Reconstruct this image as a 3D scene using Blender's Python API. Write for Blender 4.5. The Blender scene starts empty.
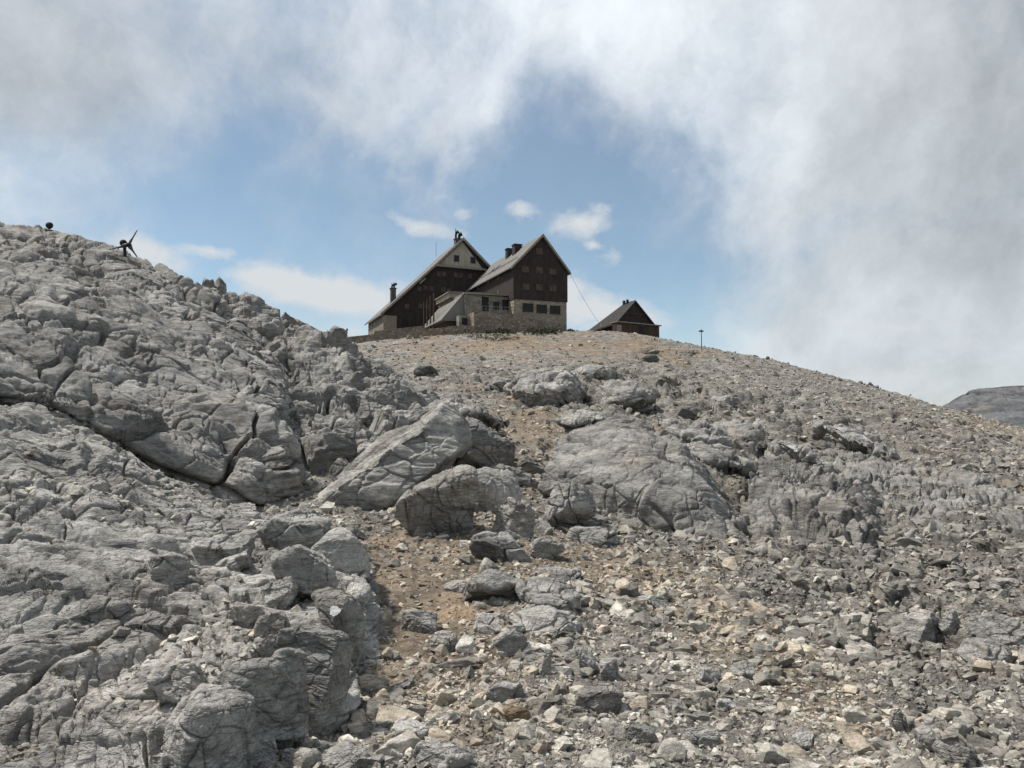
import bpy, math, random
import numpy as np
from concurrent.futures import ThreadPoolExecutor
from mathutils import Vector, Matrix
from mathutils.bvhtree import BVHTree

R = math.radians
rng = np.random.default_rng(7)
random.seed(7)
scene = bpy.context.scene
COL = scene.collection

# ------------------------------------------------------------------ camera
F = 773.0
CAMZ = 1.65
PITCH = math.atan((430 - 384) / F)
cam_d = bpy.data.cameras.new('camera')
cam = bpy.data.objects.new('camera', cam_d)
COL.objects.link(cam)
cam.location = (0, 0, CAMZ)
cam.rotation_euler = (R(90) + PITCH, 0, 0)
cam_d.sensor_width = 36
cam_d.lens = 36 * F / 1024
cam_d.clip_start = 0.1
cam_d.clip_end = 20000
scene.camera = cam
sa, ca = math.sin(PITCH), math.cos(PITCH)


def W(px, py, Y):
    """point seen at pixel (px,py) standing Y metres ahead"""
    px = np.asarray(px, float); py = np.asarray(py, float); Y = np.asarray(Y, float)
    cx = (px - 512) / F; cy = (384 - py) / F
    dx = cx; dy = ca - cy * sa; dz = sa + cy * ca
    t = Y / dy
    return np.stack(np.broadcast_arrays(dx * t, Y, dz * t + CAMZ), -1)


def V3(px, py, Y):
    return Vector([float(a) for a in W(px, py, Y)])


def project(P):
    x, y, z = P[..., 0], P[..., 1], P[..., 2] - CAMZ
    d = y * ca + z * sa
    u = -y * sa + z * ca
    return 512 + F * x / d, 384 - F * u / d


# ------------------------------------------------------------------ noise
_g = rng.normal(size=(4096, 3)).astype(np.float32)
_g /= np.linalg.norm(_g, axis=1)[:, None]
_j = rng.random((4096, 3)).astype(np.float32)
_r = rng.random(4096).astype(np.float32)


def _hash(ix, iy, iz, s):
    h = (ix * np.int32(73856093)) ^ (iy * np.int32(19349663)) ^ (iz * np.int32(83492791)) ^ np.int32(s * 7919)
    h = h ^ (h >> np.int32(13))
    return h & np.int32(4095)


def _noise(P, s):
    i = np.floor(P).astype(np.int32)
    f = P - i
    u = f * f * f * (f * (f * 6 - 15) + 10)
    out = 0
    for dx in (0, 1):
        wx = u[:, 0] if dx else 1 - u[:, 0]
        for dy in (0, 1):
            wy = u[:, 1] if dy else 1 - u[:, 1]
            for dz in (0, 1):
                wz = u[:, 2] if dz else 1 - u[:, 2]
                g = _g[_hash(i[:, 0] + dx, i[:, 1] + dy, i[:, 2] + dz, s)]
                out = out + wx * wy * wz * (g[:, 0] * (f[:, 0] - dx) + g[:, 1] * (f[:, 1] - dy) + g[:, 2] * (f[:, 2] - dz))
    return out * 1.5


def _voro(P, s):
    i = np.floor(P).astype(np.int32)
    n = len(P)
    f1 = np.full(n, 9., np.float32); f2 = np.full(n, 9., np.float32); idd = np.zeros(n, np.int32); tl = np.zeros(n, np.float32)
    for dx in (-1, 0, 1):
        for dy in (-1, 0, 1):
            for dz in (-1, 0, 1):
                cx, cy, cz = i[:, 0] + dx, i[:, 1] + dy, i[:, 2] + dz
                h = _hash(cx, cy, cz, s)
                j = _j[h]
                ex, ey, ez = cx + j[:, 0] - P[:, 0], cy + j[:, 1] - P[:, 1], cz + j[:, 2] - P[:, 2]
                d = ex * ex + ey * ey + ez * ez
                gg = _g[h]
                tv = ex * gg[:, 0] + ey * gg[:, 1] + ez * gg[:, 2]
                lt = d < f1
                f2 = np.where(lt, f1, np.minimum(f2, d))
                f1 = np.where(lt, d, f1)
                idd = np.where(lt, h, idd)
                tl = np.where(lt, tv, tl)
    return np.stack([np.sqrt(f1), np.sqrt(f2), _r[idd], tl], -1)


POOL = ThreadPoolExecutor(4)


def par(fn, P, *a):
    P = np.ascontiguousarray(P, dtype=np.float32)
    if len(P) < 40000:
        return fn(P, *a)
    ch = [P[k:k + 30000] for k in range(0, len(P), 30000)]
    return np.concatenate(list(POOL.map(lambda c: fn(c, *a), ch)))


def noise(P, s=0):
    return par(_noise, P, s)


def voro(P, s=0):
    return par(_voro, P, s)


def fbm(P, octv=4, s=0, gain=.5):
    o = 0; a = 1.
    for k in range(octv):
        o = o + a * noise(P * (2.03 ** k) + k * 17.3, s + k); a *= gain
    return o


def sstep(a, b, x):
    t = np.clip((x - a) / (b - a), 0, 1)
    return t * t * (3 - 2 * t)


def rotm(rx, ry, rz):
    return np.array(Matrix.Rotation(R(rz), 3, 'Z') @ Matrix.Rotation(R(ry), 3, 'Y') @ Matrix.Rotation(R(rx), 3, 'X'))


def rockdisp(P, size=1.0, amp=1.0, bed=(20, 15, 0), flat=2.0, seed=0, scales=None, fine=5, strata=1.0, rough=1.0, tilt=1.0, joints=(), res=0.0, warp=.2):
    """fractured limestone relief in metres for points P"""
    P = P.astype(np.float32)
    w = np.stack([noise(P / (1.1 * size) + 31 * k, seed + 40 + k) for k in range(3)], -1)
    w2 = np.stack([noise(P / (.28 * size) + 11 * k, seed + 50 + k) for k in range(3)], -1)
    q = P + w * warp * size + w2 * .022 * size
    w3 = noise(P / (3.2 * size) + 77, seed + 33)
    q = (q @ rotm(*bed)).astype(np.float32)
    q[:, 2] *= flat
    d = np.zeros(len(P), np.float32)
    if scales is None:
        scales = [(1.7, .20, .30, .09), (.62, .085, .10, .045), (.22, .03, .035, .018)]
    for k, (cell, depth, step, wid) in enumerate(scales):
        v = voro(q / (cell * size), seed + 3 * k)
        e = (v[:, 1] - v[:, 0]) * cell * size
        cs = cell * size
        keep = sstep(.8, 2.2, cs / np.maximum(res, 1e-4))
        wd = np.maximum(.62 * wid * size, .8 * res)
        vary = .35 + 1.3 * sstep(-.3, .5, noise(P / (cell * 2.2 * size) + 5, seed + 70 + k))
        d -= keep * 1.7 * depth * size * vary * np.exp(-(e / wd) ** 2)
        ed = keep * np.clip(e / np.maximum(.09 * cs, 2.2 * res), 0, 1)
        d += keep * .15 * depth * size * sstep(0, .35 * cs, e)
        d += step * size * (v[:, 2] - .5) * ed
        d += tilt * (.30 if k == 0 else .2) / max(flat, 1) * cell * size * v[:, 3] * ed
    for k, (nv, sp, dep, stp, wid) in enumerate(joints):
        # parallel beds or joints: each layer stands out by its own amount, with a crack between
        nv = np.array(nv, float); nv /= np.linalg.norm(nv)
        sp = sp * size
        t = ((P + w * .16 * size) @ nv.astype(np.float32)) / sp + .32 * w3 + .12 * w[:, k % 3] + 3.3 * k
        i = np.floor(t).astype(np.int32)

        def edge(n):
            return n + .6 * (_r[(n * 37 + 11 * k + seed * 5) & 4095] - .5)
        i = np.where(t < edge(i), i - 1, i); i = np.where(t > edge(i + 1), i + 1, i)
        de = np.minimum(t - edge(i), edge(i + 1) - t) * sp
        lat = noise(P / (1.6 * size) + (i * 1.7)[:, None].astype(np.float32), seed + 81 + k)      # every layer varies along its length
        m = sstep(-.25, .25, noise(P / (2.0 * size) + 13 * k, seed + 85 + k))
        wd = np.maximum(wid * size, .8 * res)
        d -= m * dep * size * np.exp(-(de / wd) ** 2)
        d += stp * size * ((_r[(i * 61 + 7 * k + seed) & 4095] - .5) + .9 * lat) * np.clip(de / np.maximum(.05 * sp, 2.0 * res), 0, 1)
    if strata:
        qs = q.copy(); qs[:, :2] *= .55 / size; qs[:, 2] *= 2.6 / size
        n = noise(qs, seed + 90)
        br = sstep(-.15, .25, noise(P / (1.3 * size) + 3, seed + 95))
        d -= strata * .17 * size * br * (1 - np.clip(np.abs(n) * 11, 0, 1)) ** 1.5
        d += strata * .10 * size * n
        n = noise(qs * 2.7 + 9, seed + 91)
        br = sstep(-.1, .3, noise(P / (.7 * size) + 7, seed + 96))
        d -= strata * .065 * size * br * (1 - np.clip(np.abs(n) * 10, 0, 1)) ** 1.5
        d += strata * .03 * size * n
    d += rough * .12 * size * fbm(P / (.9 * size), fine, seed + 60, .5)
    return d * amp


# ------------------------------------------------------------------ mesh helpers
def mesh_from(name, verts, faces, mat, smooth=True, nper=None):
    """faces: (n,k) int array or list"""
    me = bpy.data.meshes.new(name)
    verts = np.asarray(verts, np.float32)
    if isinstance(faces, np.ndarray):
        n, k = faces.shape
        me.vertices.add(len(verts)); me.vertices.foreach_set('co', verts.ravel())
        me.loops.add(n * k); me.loops.foreach_set('vertex_index', faces.astype(np.int32).ravel())
        me.polygons.add(n); me.polygons.foreach_set('loop_start', np.arange(0, n * k, k, dtype=np.int32))
        me.update(calc_edges=True)
        me.polygons.foreach_set('use_smooth', np.full(n, smooth))
    else:
        me.from_pydata([tuple(map(float, v)) for v in verts], [], faces)
        for p in me.polygons: p.use_smooth = smooth
    if mat: me.materials.append(mat)
    me.validate()
    me.update()
    return me


def link(name, me, parent=None):
    o = bpy.data.objects.new(name, me)
    COL.objects.link(o)
    if parent is not None: o.parent = parent
    return o


def tag(o, label=None, cat=None, group=None, kind=None):
    if label: o['label'] = label
    if cat: o['category'] = cat
    if group: o['group'] = group
    if kind: o['kind'] = kind
    return o


def attr(me, name, vals):
    a = me.attributes.new(name, 'FLOAT', 'POINT')
    a.data.foreach_set('value', np.asarray(vals, np.float32))


def gridfaces(n, m):
    a = np.arange(n * m).reshape(n, m)
    return np.stack([a[:-1, :-1], a[1:, :-1], a[1:, 1:], a[:-1, 1:]], -1).reshape(-1, 4)


def pchip(x, y, xi):
    """monotone cubic along axis 0"""
    x = np.asarray(x, float); y = np.asarray(y, float)
    h = np.diff(x).reshape((-1,) + (1,) * (y.ndim - 1)); dl = np.diff(y, axis=0) / h
    m = np.zeros_like(y)
    w1 = 2 * h[1:] + h[:-1]; w2 = h[1:] + 2 * h[:-1]
    ok = dl[:-1] * dl[1:] > 0
    with np.errstate(all='ignore'):
        hm = (w1 + w2) / (w1 / dl[:-1] + w2 / dl[1:])
    m[1:-1] = np.where(ok, hm, 0)
    m[0] = dl[0]; m[-1] = dl[-1]
    k = np.clip(np.searchsorted(x, xi, side='right') - 1, 0, len(x) - 2)
    t = (xi - x[k]) / (x[k + 1] - x[k])
    sh = (-1,) + (1,) * (y.ndim - 1)
    t = t.reshape(sh); hh = h[k]
    return ((1 + 2 * t) * (1 - t) ** 2) * y[k] + t * (1 - t) ** 2 * hh * m[k] + t * t * (3 - 2 * t) * y[k + 1] + t * t * (t - 1) * hh * m[k + 1]


def catmull(y, n):
    y = np.asarray(y, float); k = len(y)
    yp = np.concatenate([2 * y[:1] - y[1:2], y, 2 * y[-1:] - y[-2:-1]])
    s = np.linspace(0, k - 1 - 1e-6, n); i = s.astype(int); t = (s - i).reshape((-1,) + (1,) * (y.ndim - 1))
    a, b, c, d = yp[i], yp[i + 1], yp[i + 2], yp[i + 3]
    return .5 * (2 * b + (c - a) * t + (2 * a - 5 * b + 4 * c - d) * t * t + (3 * b - a - 3 * c + d) * t ** 3)


def resample(G, n):
    """resample axis 0 so that steps are about even as seen from the photo's side"""
    dense = catmull(G, 60 * len(G))
    L = np.zeros(len(dense))
    d = np.linalg.norm(np.diff(dense, axis=0), axis=-1) / np.maximum(np.linalg.norm(dense[1:], axis=-1), 1)
    L[1:] = np.cumsum(d.mean(axis=tuple(range(1, d.ndim))))
    t = np.linspace(0, L[-1], n)
    idx = np.interp(t, L, np.arange(len(dense)))
    i = np.clip(idx.astype(int), 0, len(dense) - 2); f = (idx - i).reshape((-1,) + (1,) * (G.ndim - 1))
    return dense[i] * (1 - f) + dense[i + 1] * f


def grid_normals(G):
    a = np.gradient(G, axis=0); b = np.gradient(G, axis=1)
    n = np.cross(a, b)
    n /= np.linalg.norm(n, axis=-1)[..., None] + 1e-9
    return n


# ------------------------------------------------------------------ materials
def nodes(name):
    m = bpy.data.materials.new(name); m.use_nodes = True
    nt = m.node_tree
    b = nt.nodes['Principled BSDF']
    b.inputs['Roughness'].default_value = .9
    b.inputs['Specular IOR Level'].default_value = .25
    return m, nt, b


def N(nt, t, **kw):
    n = nt.nodes.new(t)
    for k, v in kw.items():
        if k.startswith('i_'): n.inputs[k[2:].replace('_', ' ')].default_value = v
        else: setattr(n, k, v)
    return n


def ramp(nt, fac, stops):
    r = nt.nodes.new('ShaderNodeValToRGB')
    e = r.color_ramp.elements
    while len(e) < len(stops): e.new(.5)
    for k, (p, c) in enumerate(stops):
        e[k].position = p
        e[k].color = (c, c, c, 1) if isinstance(c, (int, float)) else (*c, 1)
    nt.links.new(fac, r.inputs[0])
    return r.outputs[0]


def mix(nt, fac, a, b, mode='MIX'):
    m = nt.nodes.new('ShaderNodeMix'); m.data_type = 'RGBA'; m.blend_type = mode
    for s, v in ((0, fac), (6, a), (7, b)):
        if hasattr(v, 'is_linked'): nt.links.new(v, m.inputs[s])
        elif s == 0: m.inputs[0].default_value = v
        else: m.inputs[s].default_value = (*v, 1)
    return m.outputs[2]


def tex(nt, vec, scale, detail=4, rough=.55, sc=None):
    v = vec
    if sc:
        mp = nt.nodes.new('ShaderNodeMapping'); mp.inputs['Scale'].default_value = sc
        nt.links.new(vec, mp.inputs[0]); v = mp.outputs[0]
    n = N(nt, 'ShaderNodeTexNoise', i_Scale=scale, i_Detail=detail, i_Roughness=rough)
    nt.links.new(v, n.inputs['Vector'])
    return n.outputs[0]


def math_(nt, op, a, b=None, clamp=False):
    m = nt.nodes.new('ShaderNodeMath'); m.operation = op; m.use_clamp = clamp
    for k, v in enumerate((a, b)):
        if v is None: continue
        if hasattr(v, 'is_linked'): nt.links.new(v, m.inputs[k])
        else: m.inputs[k].default_value = v
    return m.outputs[0]


ROCK_LO = (.175, .169, .158)
ROCK_HI = (.60, .58, .54)


def rock_material(name, size=1.0, lo=ROCK_LO, hi=ROCK_HI, soil=False, tint=None, bump=1.0, li=(.52, .62, .62)):
    m, nt, b = nodes(name)
    g = nt.nodes.new('ShaderNodeNewGeometry'); pos = g.outputs['Position']
    # bedding aligned coordinates
    mp = nt.nodes.new('ShaderNodeMapping'); mp.inputs['Rotation'].default_value = (R(25), R(18), 0)
    mp.inputs['Scale'].default_value = (1, 1, 3.2); nt.links.new(pos, mp.inputs[0]); bed = mp.outputs[0]
    mp2 = nt.nodes.new('ShaderNodeMapping'); mp2.inputs['Rotation'].default_value = (R(8), R(26), 0)
    mp2.inputs['Scale'].default_value = (.6, .6, 4.5); nt.links.new(pos, mp2.inputs[0]); seamv = mp2.outputs[0]
    n1 = tex(nt, pos, .9 / size, 3, .62)
    n2 = tex(nt, bed, 3.4 / size, 6, .68)
    n3 = tex(nt, pos, 22 / size, 5, .7)
    f = math_(nt, 'ADD', math_(nt, 'MULTIPLY', n1, .45), math_(nt, 'MULTIPLY', n2, .55))
    f = math_(nt, 'ADD', f, math_(nt, 'MULTIPLY', math_(nt, 'SUBTRACT', n3, .5), .35))
    base = ramp(nt, f, [(.34, lo), (.50, tuple(.5 * (p + q) for p, q in zip(lo, hi))), (.66, hi)])
    # dark lichen speckle and streaks, warm iron tint
    n4 = tex(nt, bed, 1.7 / size, 5, .75)
    lich = ramp(nt, n4, [(li[0], 0.0), (li[1], li[2])])
    base = mix(nt, lich, base, (.105, .100, .095))
    n5 = tex(nt, pos, .55 / size, 3, .6)
    warm = ramp(nt, n5, [(.50, 0.0), (.70, .30)])
    base = mix(nt, warm, base, (.30, .245, .185))
    big = ramp(nt, tex(nt, bed, .75 / size, 3, .65), [(.36, .72), (.62, 1.18)])
    base = mix(nt, 1.0, base, big, 'MULTIPLY')
    seam = ramp(nt, tex(nt, seamv, 1.15 / size, 3, .6), [(.475, 0.0), (.497, .42), (.503, .42), (.525, 0.0)])
    base = mix(nt, seam, base, (.085, .082, .078))
    n6 = tex(nt, pos, 60 / size, 3, .7)
    base = mix(nt, .55, base, ramp(nt, n6, [(.3, .55), (.7, 1.25)]), 'MULTIPLY')
    if soil:
        a = nt.nodes.new('ShaderNodeAttribute'); a.attribute_name = 'soil'
        sc = ramp(nt, tex(nt, pos, 7, 7, .7), [(.3, (.12, .095, .068)), (.5, (.23, .183, .135)), (.68, (.37, .305, .235))])
        orange = ramp(nt, tex(nt, pos, .9, 5, .6), [(.55, 0.0), (.68, .6)])
        sc = mix(nt, orange, sc, (.30, .19, .105))
        green = ramp(nt, tex(nt, pos, 1.6, 5, .7), [(.60, 0.0), (.70, .55)])
        sc = mix(nt, green, sc, (.085, .088, .04))
        base = mix(nt, a.outputs['Fac'], base, sc)
        mot = ramp(nt, tex(nt, pos, .9, 6, .8, (1, 1, 2)), [(.40, .42), (.5, .82), (.60, 1.2)])
        base = mix(nt, .75, base, mot, 'MULTIPLY')
    if tint:
        a = nt.nodes.new('ShaderNodeAttribute'); a.attribute_name = 'tint'
        base = mix(nt, 1.0, base, ramp(nt, a.outputs['Fac'], tint), 'MULTIPLY')
    nt.links.new(base, b.inputs['Base Color'])
    # bump: fine cracks + grain
    v = N(nt, 'ShaderNodeTexVoronoi', feature='DISTANCE_TO_EDGE', i_Scale=5.5 / size)
    wn = nt.nodes.new('ShaderNodeTexNoise'); wn.inputs['Scale'].default_value = 3 / size; wn.inputs['Detail'].default_value = 4
    nt.links.new(bed, wn.inputs['Vector'])
    wv = mix(nt, .22, bed, wn.outputs['Color'], 'ADD')
    nt.links.new(wv, v.inputs['Vector'])
    cr = ramp(nt, v.outputs['Distance'], [(0, 0.0), (.045, 1.0)])
    h = math_(nt, 'ADD', math_(nt, 'MULTIPLY', cr, .07), math_(nt, 'MULTIPLY', n2, 1.2))
    h = math_(nt, 'ADD', h, math_(nt, 'MULTIPLY', n3, .22))
    h = math_(nt, 'ADD', h, math_(nt, 'MULTIPLY', n6, .07))
    bp = N(nt, 'ShaderNodeBump', i_Strength=.95 * bump, i_Distance=.09 * size)
    nt.links.new(h, bp.inputs['Height']); nt.links.new(bp.outputs[0], b.inputs['Normal'])
    return m


M_ROCK = rock_material('limestone')
M_ROCK_FAR = rock_material('limestone_distant', 2.2, lo=(.12, .115, .108), hi=(.36, .345, .318))
M_ROCK_LICH = rock_material('lichen_dark_limestone', 1.1, lo=(.16, .155, .147), hi=(.57, .55, .515), li=(.49, .61, .58))
M_ROCK_DIM = rock_material('grey_limestone', .9, lo=(.16, .155, .146), hi=(.47, .452, .42), li=(.49, .62, .6))
M_GROUND = rock_material('scree_ground', .7, soil=True, lo=(.15, .139, .124), hi=(.40, .375, .335), bump=1.3)
M_STONE = rock_material('loose_stone', .35, tint=[(0, (.66, .64, .605)), (.30, (.90, .875, .82)), (.55, (1.38, 1.35, 1.27)), (.78, (1.7, 1.66, 1.56)), (.80, (1.25, 1.12, .96)), (.93, (1.4, 1.27, 1.08)), (1, (1.9, 1.86, 1.75))], bump=.8)


def plain(name, c, rough=.8, var=.25, scale=3, metal=0, stretch=None, spec=.3):
    m, nt, b = nodes(name)
    tc = nt.nodes.new('ShaderNodeTexCoord')
    n = tex(nt, tc.outputs['Object'], scale, 6, .65, stretch)
    lo = tuple(x * (1 - var) for x in c); hi = tuple(min(1, x * (1 + var)) for x in c)
    base = ramp(nt, n, [(.35, lo), (.65, hi)])
    nt.links.new(base, b.inputs['Base Color'])
    b.inputs['Roughness'].default_value = rough; b.inputs['Metallic'].default_value = metal
    b.inputs['Specular IOR Level'].default_value = spec
    bp = N(nt, 'ShaderNodeBump', i_Strength=.3, i_Distance=.05)
    nt.links.new(n, bp.inputs['Height']); nt.links.new(bp.outputs[0], b.inputs['Normal'])
    return m


def masonry(name, c1, c2, mortar, scale=1.6):
    m, nt, b = nodes(name)
    tc = nt.nodes.new('ShaderNodeTexCoord')
    mp = nt.nodes.new('ShaderNodeMapping'); mp.inputs['Scale'].default_value = (1, 1, 1.6); nt.links.new(tc.outputs['Object'], mp.inputs[0])
    v = N(nt, 'ShaderNodeTexVoronoi', feature='F1', i_Scale=scale); nt.links.new(mp.outputs[0], v.inputs['Vector'])
    e = N(nt, 'ShaderNodeTexVoronoi', feature='DISTANCE_TO_EDGE', i_Scale=scale); nt.links.new(mp.outputs[0], e.inputs['Vector'])
    s = nt.nodes.new('ShaderNodeSeparateColor'); nt.links.new(v.outputs['Color'], s.inputs[0])
    col = ramp(nt, s.outputs[0], [(0, c1), (1, c2)])
    ed = ramp(nt, e.outputs['Distance'], [(.02, 1.0), (.09, 0.0)])
    nt.links.new(mix(nt, ed, col, mortar), b.inputs['Base Color'])
    bp = N(nt, 'ShaderNodeBump', i_Strength=.6, i_Distance=.08)
    nt.links.new(ramp(nt, e.outputs['Distance'], [(0, 0.0), (.15, 1.0)]), bp.inputs['Height']); nt.links.new(bp.outputs[0], b.inputs['Normal'])
    return m


def boards(name, c, pitch=.22, axis='X', var=.35):
    """vertical board / seam pattern"""
    m, nt, b = nodes(name)
    tc = nt.nodes.new('ShaderNodeTexCoord')
    w = N(nt, 'ShaderNodeTexWave', wave_type='BANDS', bands_direction=axis, i_Scale=.314 / pitch, i_Distortion=.4)
    nt.links.new(tc.outputs['Object'], w.inputs['Vector'])
    n = tex(nt, tc.outputs['Object'], 1.3, 7, .7, (1, 1, .35))
    lo = tuple(x * (1 - var) for x in c); hi = tuple(x * (1 + var) for x in c)
    base = ramp(nt, n, [(.3, lo), (.7, hi)])
    base = mix(nt, .5, base, ramp(nt, w.outputs[0], [(0, .45), (.18, 1.0)]), 'MULTIPLY')
    nt.links.new(base, b.inputs['Base Color'])
    bp = N(nt, 'ShaderNodeBump', i_Strength=.5, i_Distance=.03)
    nt.links.new(w.outputs[0], bp.inputs['Height']); nt.links.new(bp.outputs[0], b.inputs['Normal'])
    return m


M_WOOD = boards('dark_shingle', (.040, .031, .029), .25, 'X')
M_WOODY = boards('dark_shingle_side', (.036, .028, .026), .25, 'Y')
M_WOOD2 = boards('brown_boards', (.062, .040, .031), .3, 'X')
M_ROOF = boards('pale_metal_roof', (.17, .162, .15), .55, 'Y', .25)
M_ROOFD = boards('dark_metal_roof', (.045, .041, .040), .5, 'Y', .25)
M_GABLE = boards('weathered_pale_shingle', (.34, .305, .25), .35, 'X', .25)
M_STONEW = masonry('rubble_masonry', (.16, .135, .11), (.30, .25, .195), (.10, .085, .07), 1.9)
M_STONEP = masonry('plastered_masonry', (.21, .18, .142), (.32, .278, .222), (.21, .182, .145), 1.2)
M_TRIM = plain('pale_trim', (.22, .20, .17), .7)
M_SHUT = plain('red_brown_shutter', (.075, .052, .046), .75, .35, 2)
M_SHUT2 = plain('faded_shutter', (.085, .062, .056), .75, .3, 2)
M_GLASS = plain('dark_glass', (.016, .015, .016), .45, .3, 1, 0, None, .25)
M_DARK = plain('black_iron', (.014, .014, .016), .75, .2, 5)
M_IRON = plain('grey_steel', (.16, .16, .165), .45, .2, 5, .6)
M_CONC = plain('weathered_concrete', (.20, .182, .155), .85, .45, 1.2)
M_DCONC = plain('sooty_masonry', (.085, .078, .072), .9, .35, 3)
M_BLADE = plain('dark_grey_blade', (.04, .042, .048), .45, .2, 4)
M_SOOT = plain('tarred_chimney', (.035, .033, .032), .9, .3, 3)
M_WHITE = plain('worn_white_paint', (.62, .62, .60), .8, .2, 30)
M_YEL = plain('faded_sign_red', (.30, .07, .05), .7, .2, 9)

# ------------------------------------------------------------------ hillside
gpx = [-1300, -420, -150, 0, 200, 350, 450, 512, 600, 700, 800, 900, 1024, 1200, 1480, 2350]
rows = {   # (py, Y) from near to the crest
    -420: [(1150, 1.6), (768, 4), (690, 5.4), (610, 7.6), (550, 10.5), (500, 15), (470, 22), (450, 34), (440, 55), (430, 80), (425, 100)],
    -150: [(1150, 1.6), (768, 4), (690, 5.4), (610, 7.6), (550, 10.5), (500, 15), (465, 22), (440, 34), (428, 55), (420, 80), (410, 100)],
    0:    [(1150, 1.6), (768, 4), (690, 5.4), (610, 7.6), (550, 10.5), (495, 15), (455, 22), (430, 34), (415, 55), (405, 80), (398, 100)],
    200:  [(1150, 1.6), (768, 4), (690, 5.4), (610, 7.6), (550, 10.5), (490, 15), (450, 22), (420, 34), (395, 55), (378, 80), (368, 105)],
    350:  [(1150, 1.6), (768, 4), (685, 5.5), (605, 7.8), (545, 10.8), (485, 15.5), (440, 23), (407, 36), (380, 57), (359, 87), (345, 112)],
    450:  [(1150, 1.6), (768, 4), (685, 5.5), (603, 7.8), (542, 11), (482, 16), (435, 24), (400, 38), (374, 58), (351, 88), (336, 111)],
    512:  [(1150, 1.6), (768, 4), (685, 5.5), (602, 7.9), (541, 11), (481, 16.5), (433, 25), (398, 40), (372, 60), (349, 88), (334, 110)],
    600:  [(1150, 1.6), (768, 4), (683, 5.6), (601, 8), (541, 11.4), (482, 17), (432, 26), (397, 41), (371, 62), (349, 90), (332, 116)],
    700:  [(1150, 1.6), (768, 4), (680, 5.7), (600, 8.3), (540, 12), (482, 19), (436, 29), (404, 44), (380, 64), (360, 88), (346, 112)],
    800:  [(1150, 1.6), (768, 4), (680, 5.7), (600, 8.4), (540, 12.2), (484, 19.5), (444, 30), (416, 45), (395, 62), (379, 82), (368, 102)],
    900:  [(1150, 1.6), (768, 4), (680, 5.6), (600, 8.3), (540, 12), (488, 19.5), (453, 30), (430, 43), (412, 58), (401, 74), (395, 90)],
    1024: [(1150, 1.6), (768, 4), (680, 5.5), (600, 8.1), (542, 11.8), (495, 19), (466, 29), (450, 41), (440, 54), (433, 68), (430, 80)],
    1200: [(1150, 1.6), (768, 4), (680, 5.5), (603, 8.1), (550, 11.8), (508, 19), (486, 29), (476, 41), (470, 53), (466, 65), (464, 76)],
    1480: [(1150, 1.6), (768, 4), (680, 5.5), (606, 8.1), (560, 11.8), (525, 19), (508, 29), (502, 41), (500, 53), (498, 65), (498, 76)]}
rows[-1300] = rows[-420]; rows[2350] = rows[1480]
cols = []
for p in gpx:
    pts = [W(p, a, b) for a, b in rows[p]]
    last = pts[-1]; u = (p - 512) / F
    flatn = 34 if p <= 620 else 10
    for dY, dz in ((flatn * .5, .1), (flatn, -.1), (flatn + 40, -12), (flatn + 300, -110), (flatn + 1500, -420), (9000, -500)):
        Y = last[1] + dY
        pts.append(np.array([u * Y / ca, Y, last[2] + dz]))
    cols.append(pts)
G = np.array(cols)                      # cols, rows, 3
# log-distance parameter keeps spacing sane
Gp = np.stack([G[..., 0] / G[..., 1], np.log(G[..., 1]), G[..., 2]], -1)
dense_u = np.concatenate([np.linspace(-1300, -215, 50), np.linspace(-200, 1240, 1150), np.linspace(1255, 2350, 50)])
Gd = pchip(gpx, Gp, dense_u)            # 1500, rows, 3
Gd = np.swapaxes(Gd, 0, 1)              # rows, 1500, 3
nr = Gd.shape[0]
fine = pchip(np.arange(nr), Gd, np.linspace(0, nr - 1, 3000))
Yf = np.exp(fine[..., 1]); XYZ = np.stack([fine[..., 0] * Yf, Yf, fine[..., 2]], -1)
c = XYZ[:, 50:1200:60]
stepl = np.linalg.norm(np.diff(c, axis=0), axis=-1)
view = c[1:] - np.array([0, 0, CAMZ]); rr = np.linalg.norm(view, axis=-1)
radial = np.abs(np.sum(np.diff(c, axis=0) * view, -1) / rr)
perp = np.sqrt(np.maximum(stepl ** 2 - radial ** 2, 0))
w = ((perp + .15 * radial) / rr).mean(1)
Yr = Yf[1:, 625]
w[Yr > 170] *= .25
w[Yr < 3.2] *= .3
L = np.concatenate([[0], np.cumsum(w)])
NG = 1250
ti = np.interp(np.linspace(0, L[-1], NG), L, np.arange(3000))
i0 = np.clip(ti.astype(int), 0, 2998); ff = (ti - i0)[:, None, None]
ground = (XYZ[i0] * (1 - ff) + XYZ[i0 + 1] * ff)
gn = grid_normals(ground)
if gn[300, 625, 2] < 0: gn = -gn
GP = ground.reshape(-1, 3)
gpxx, gpyy = project(GP)
Yg = GP[:, 1]
# how rocky (bedrock showing) each spot is
lown = fbm((GP / np.array([5., 5., 5.])).astype(np.float32), 3, 300)
lown2 = fbm((GP / 14.).astype(np.float32), 3, 320)


def blob(px, py, cx, cy, sx, sy, ang=0):
    c_, s_ = math.cos(R(ang)), math.sin(R(ang))
    dx = px - cx; dy = py - cy
    a = (dx * c_ - dy * s_) / sx; b = (dx * s_ + dy * c_) / sy
    return np.exp(-(a * a + b * b))


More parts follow.
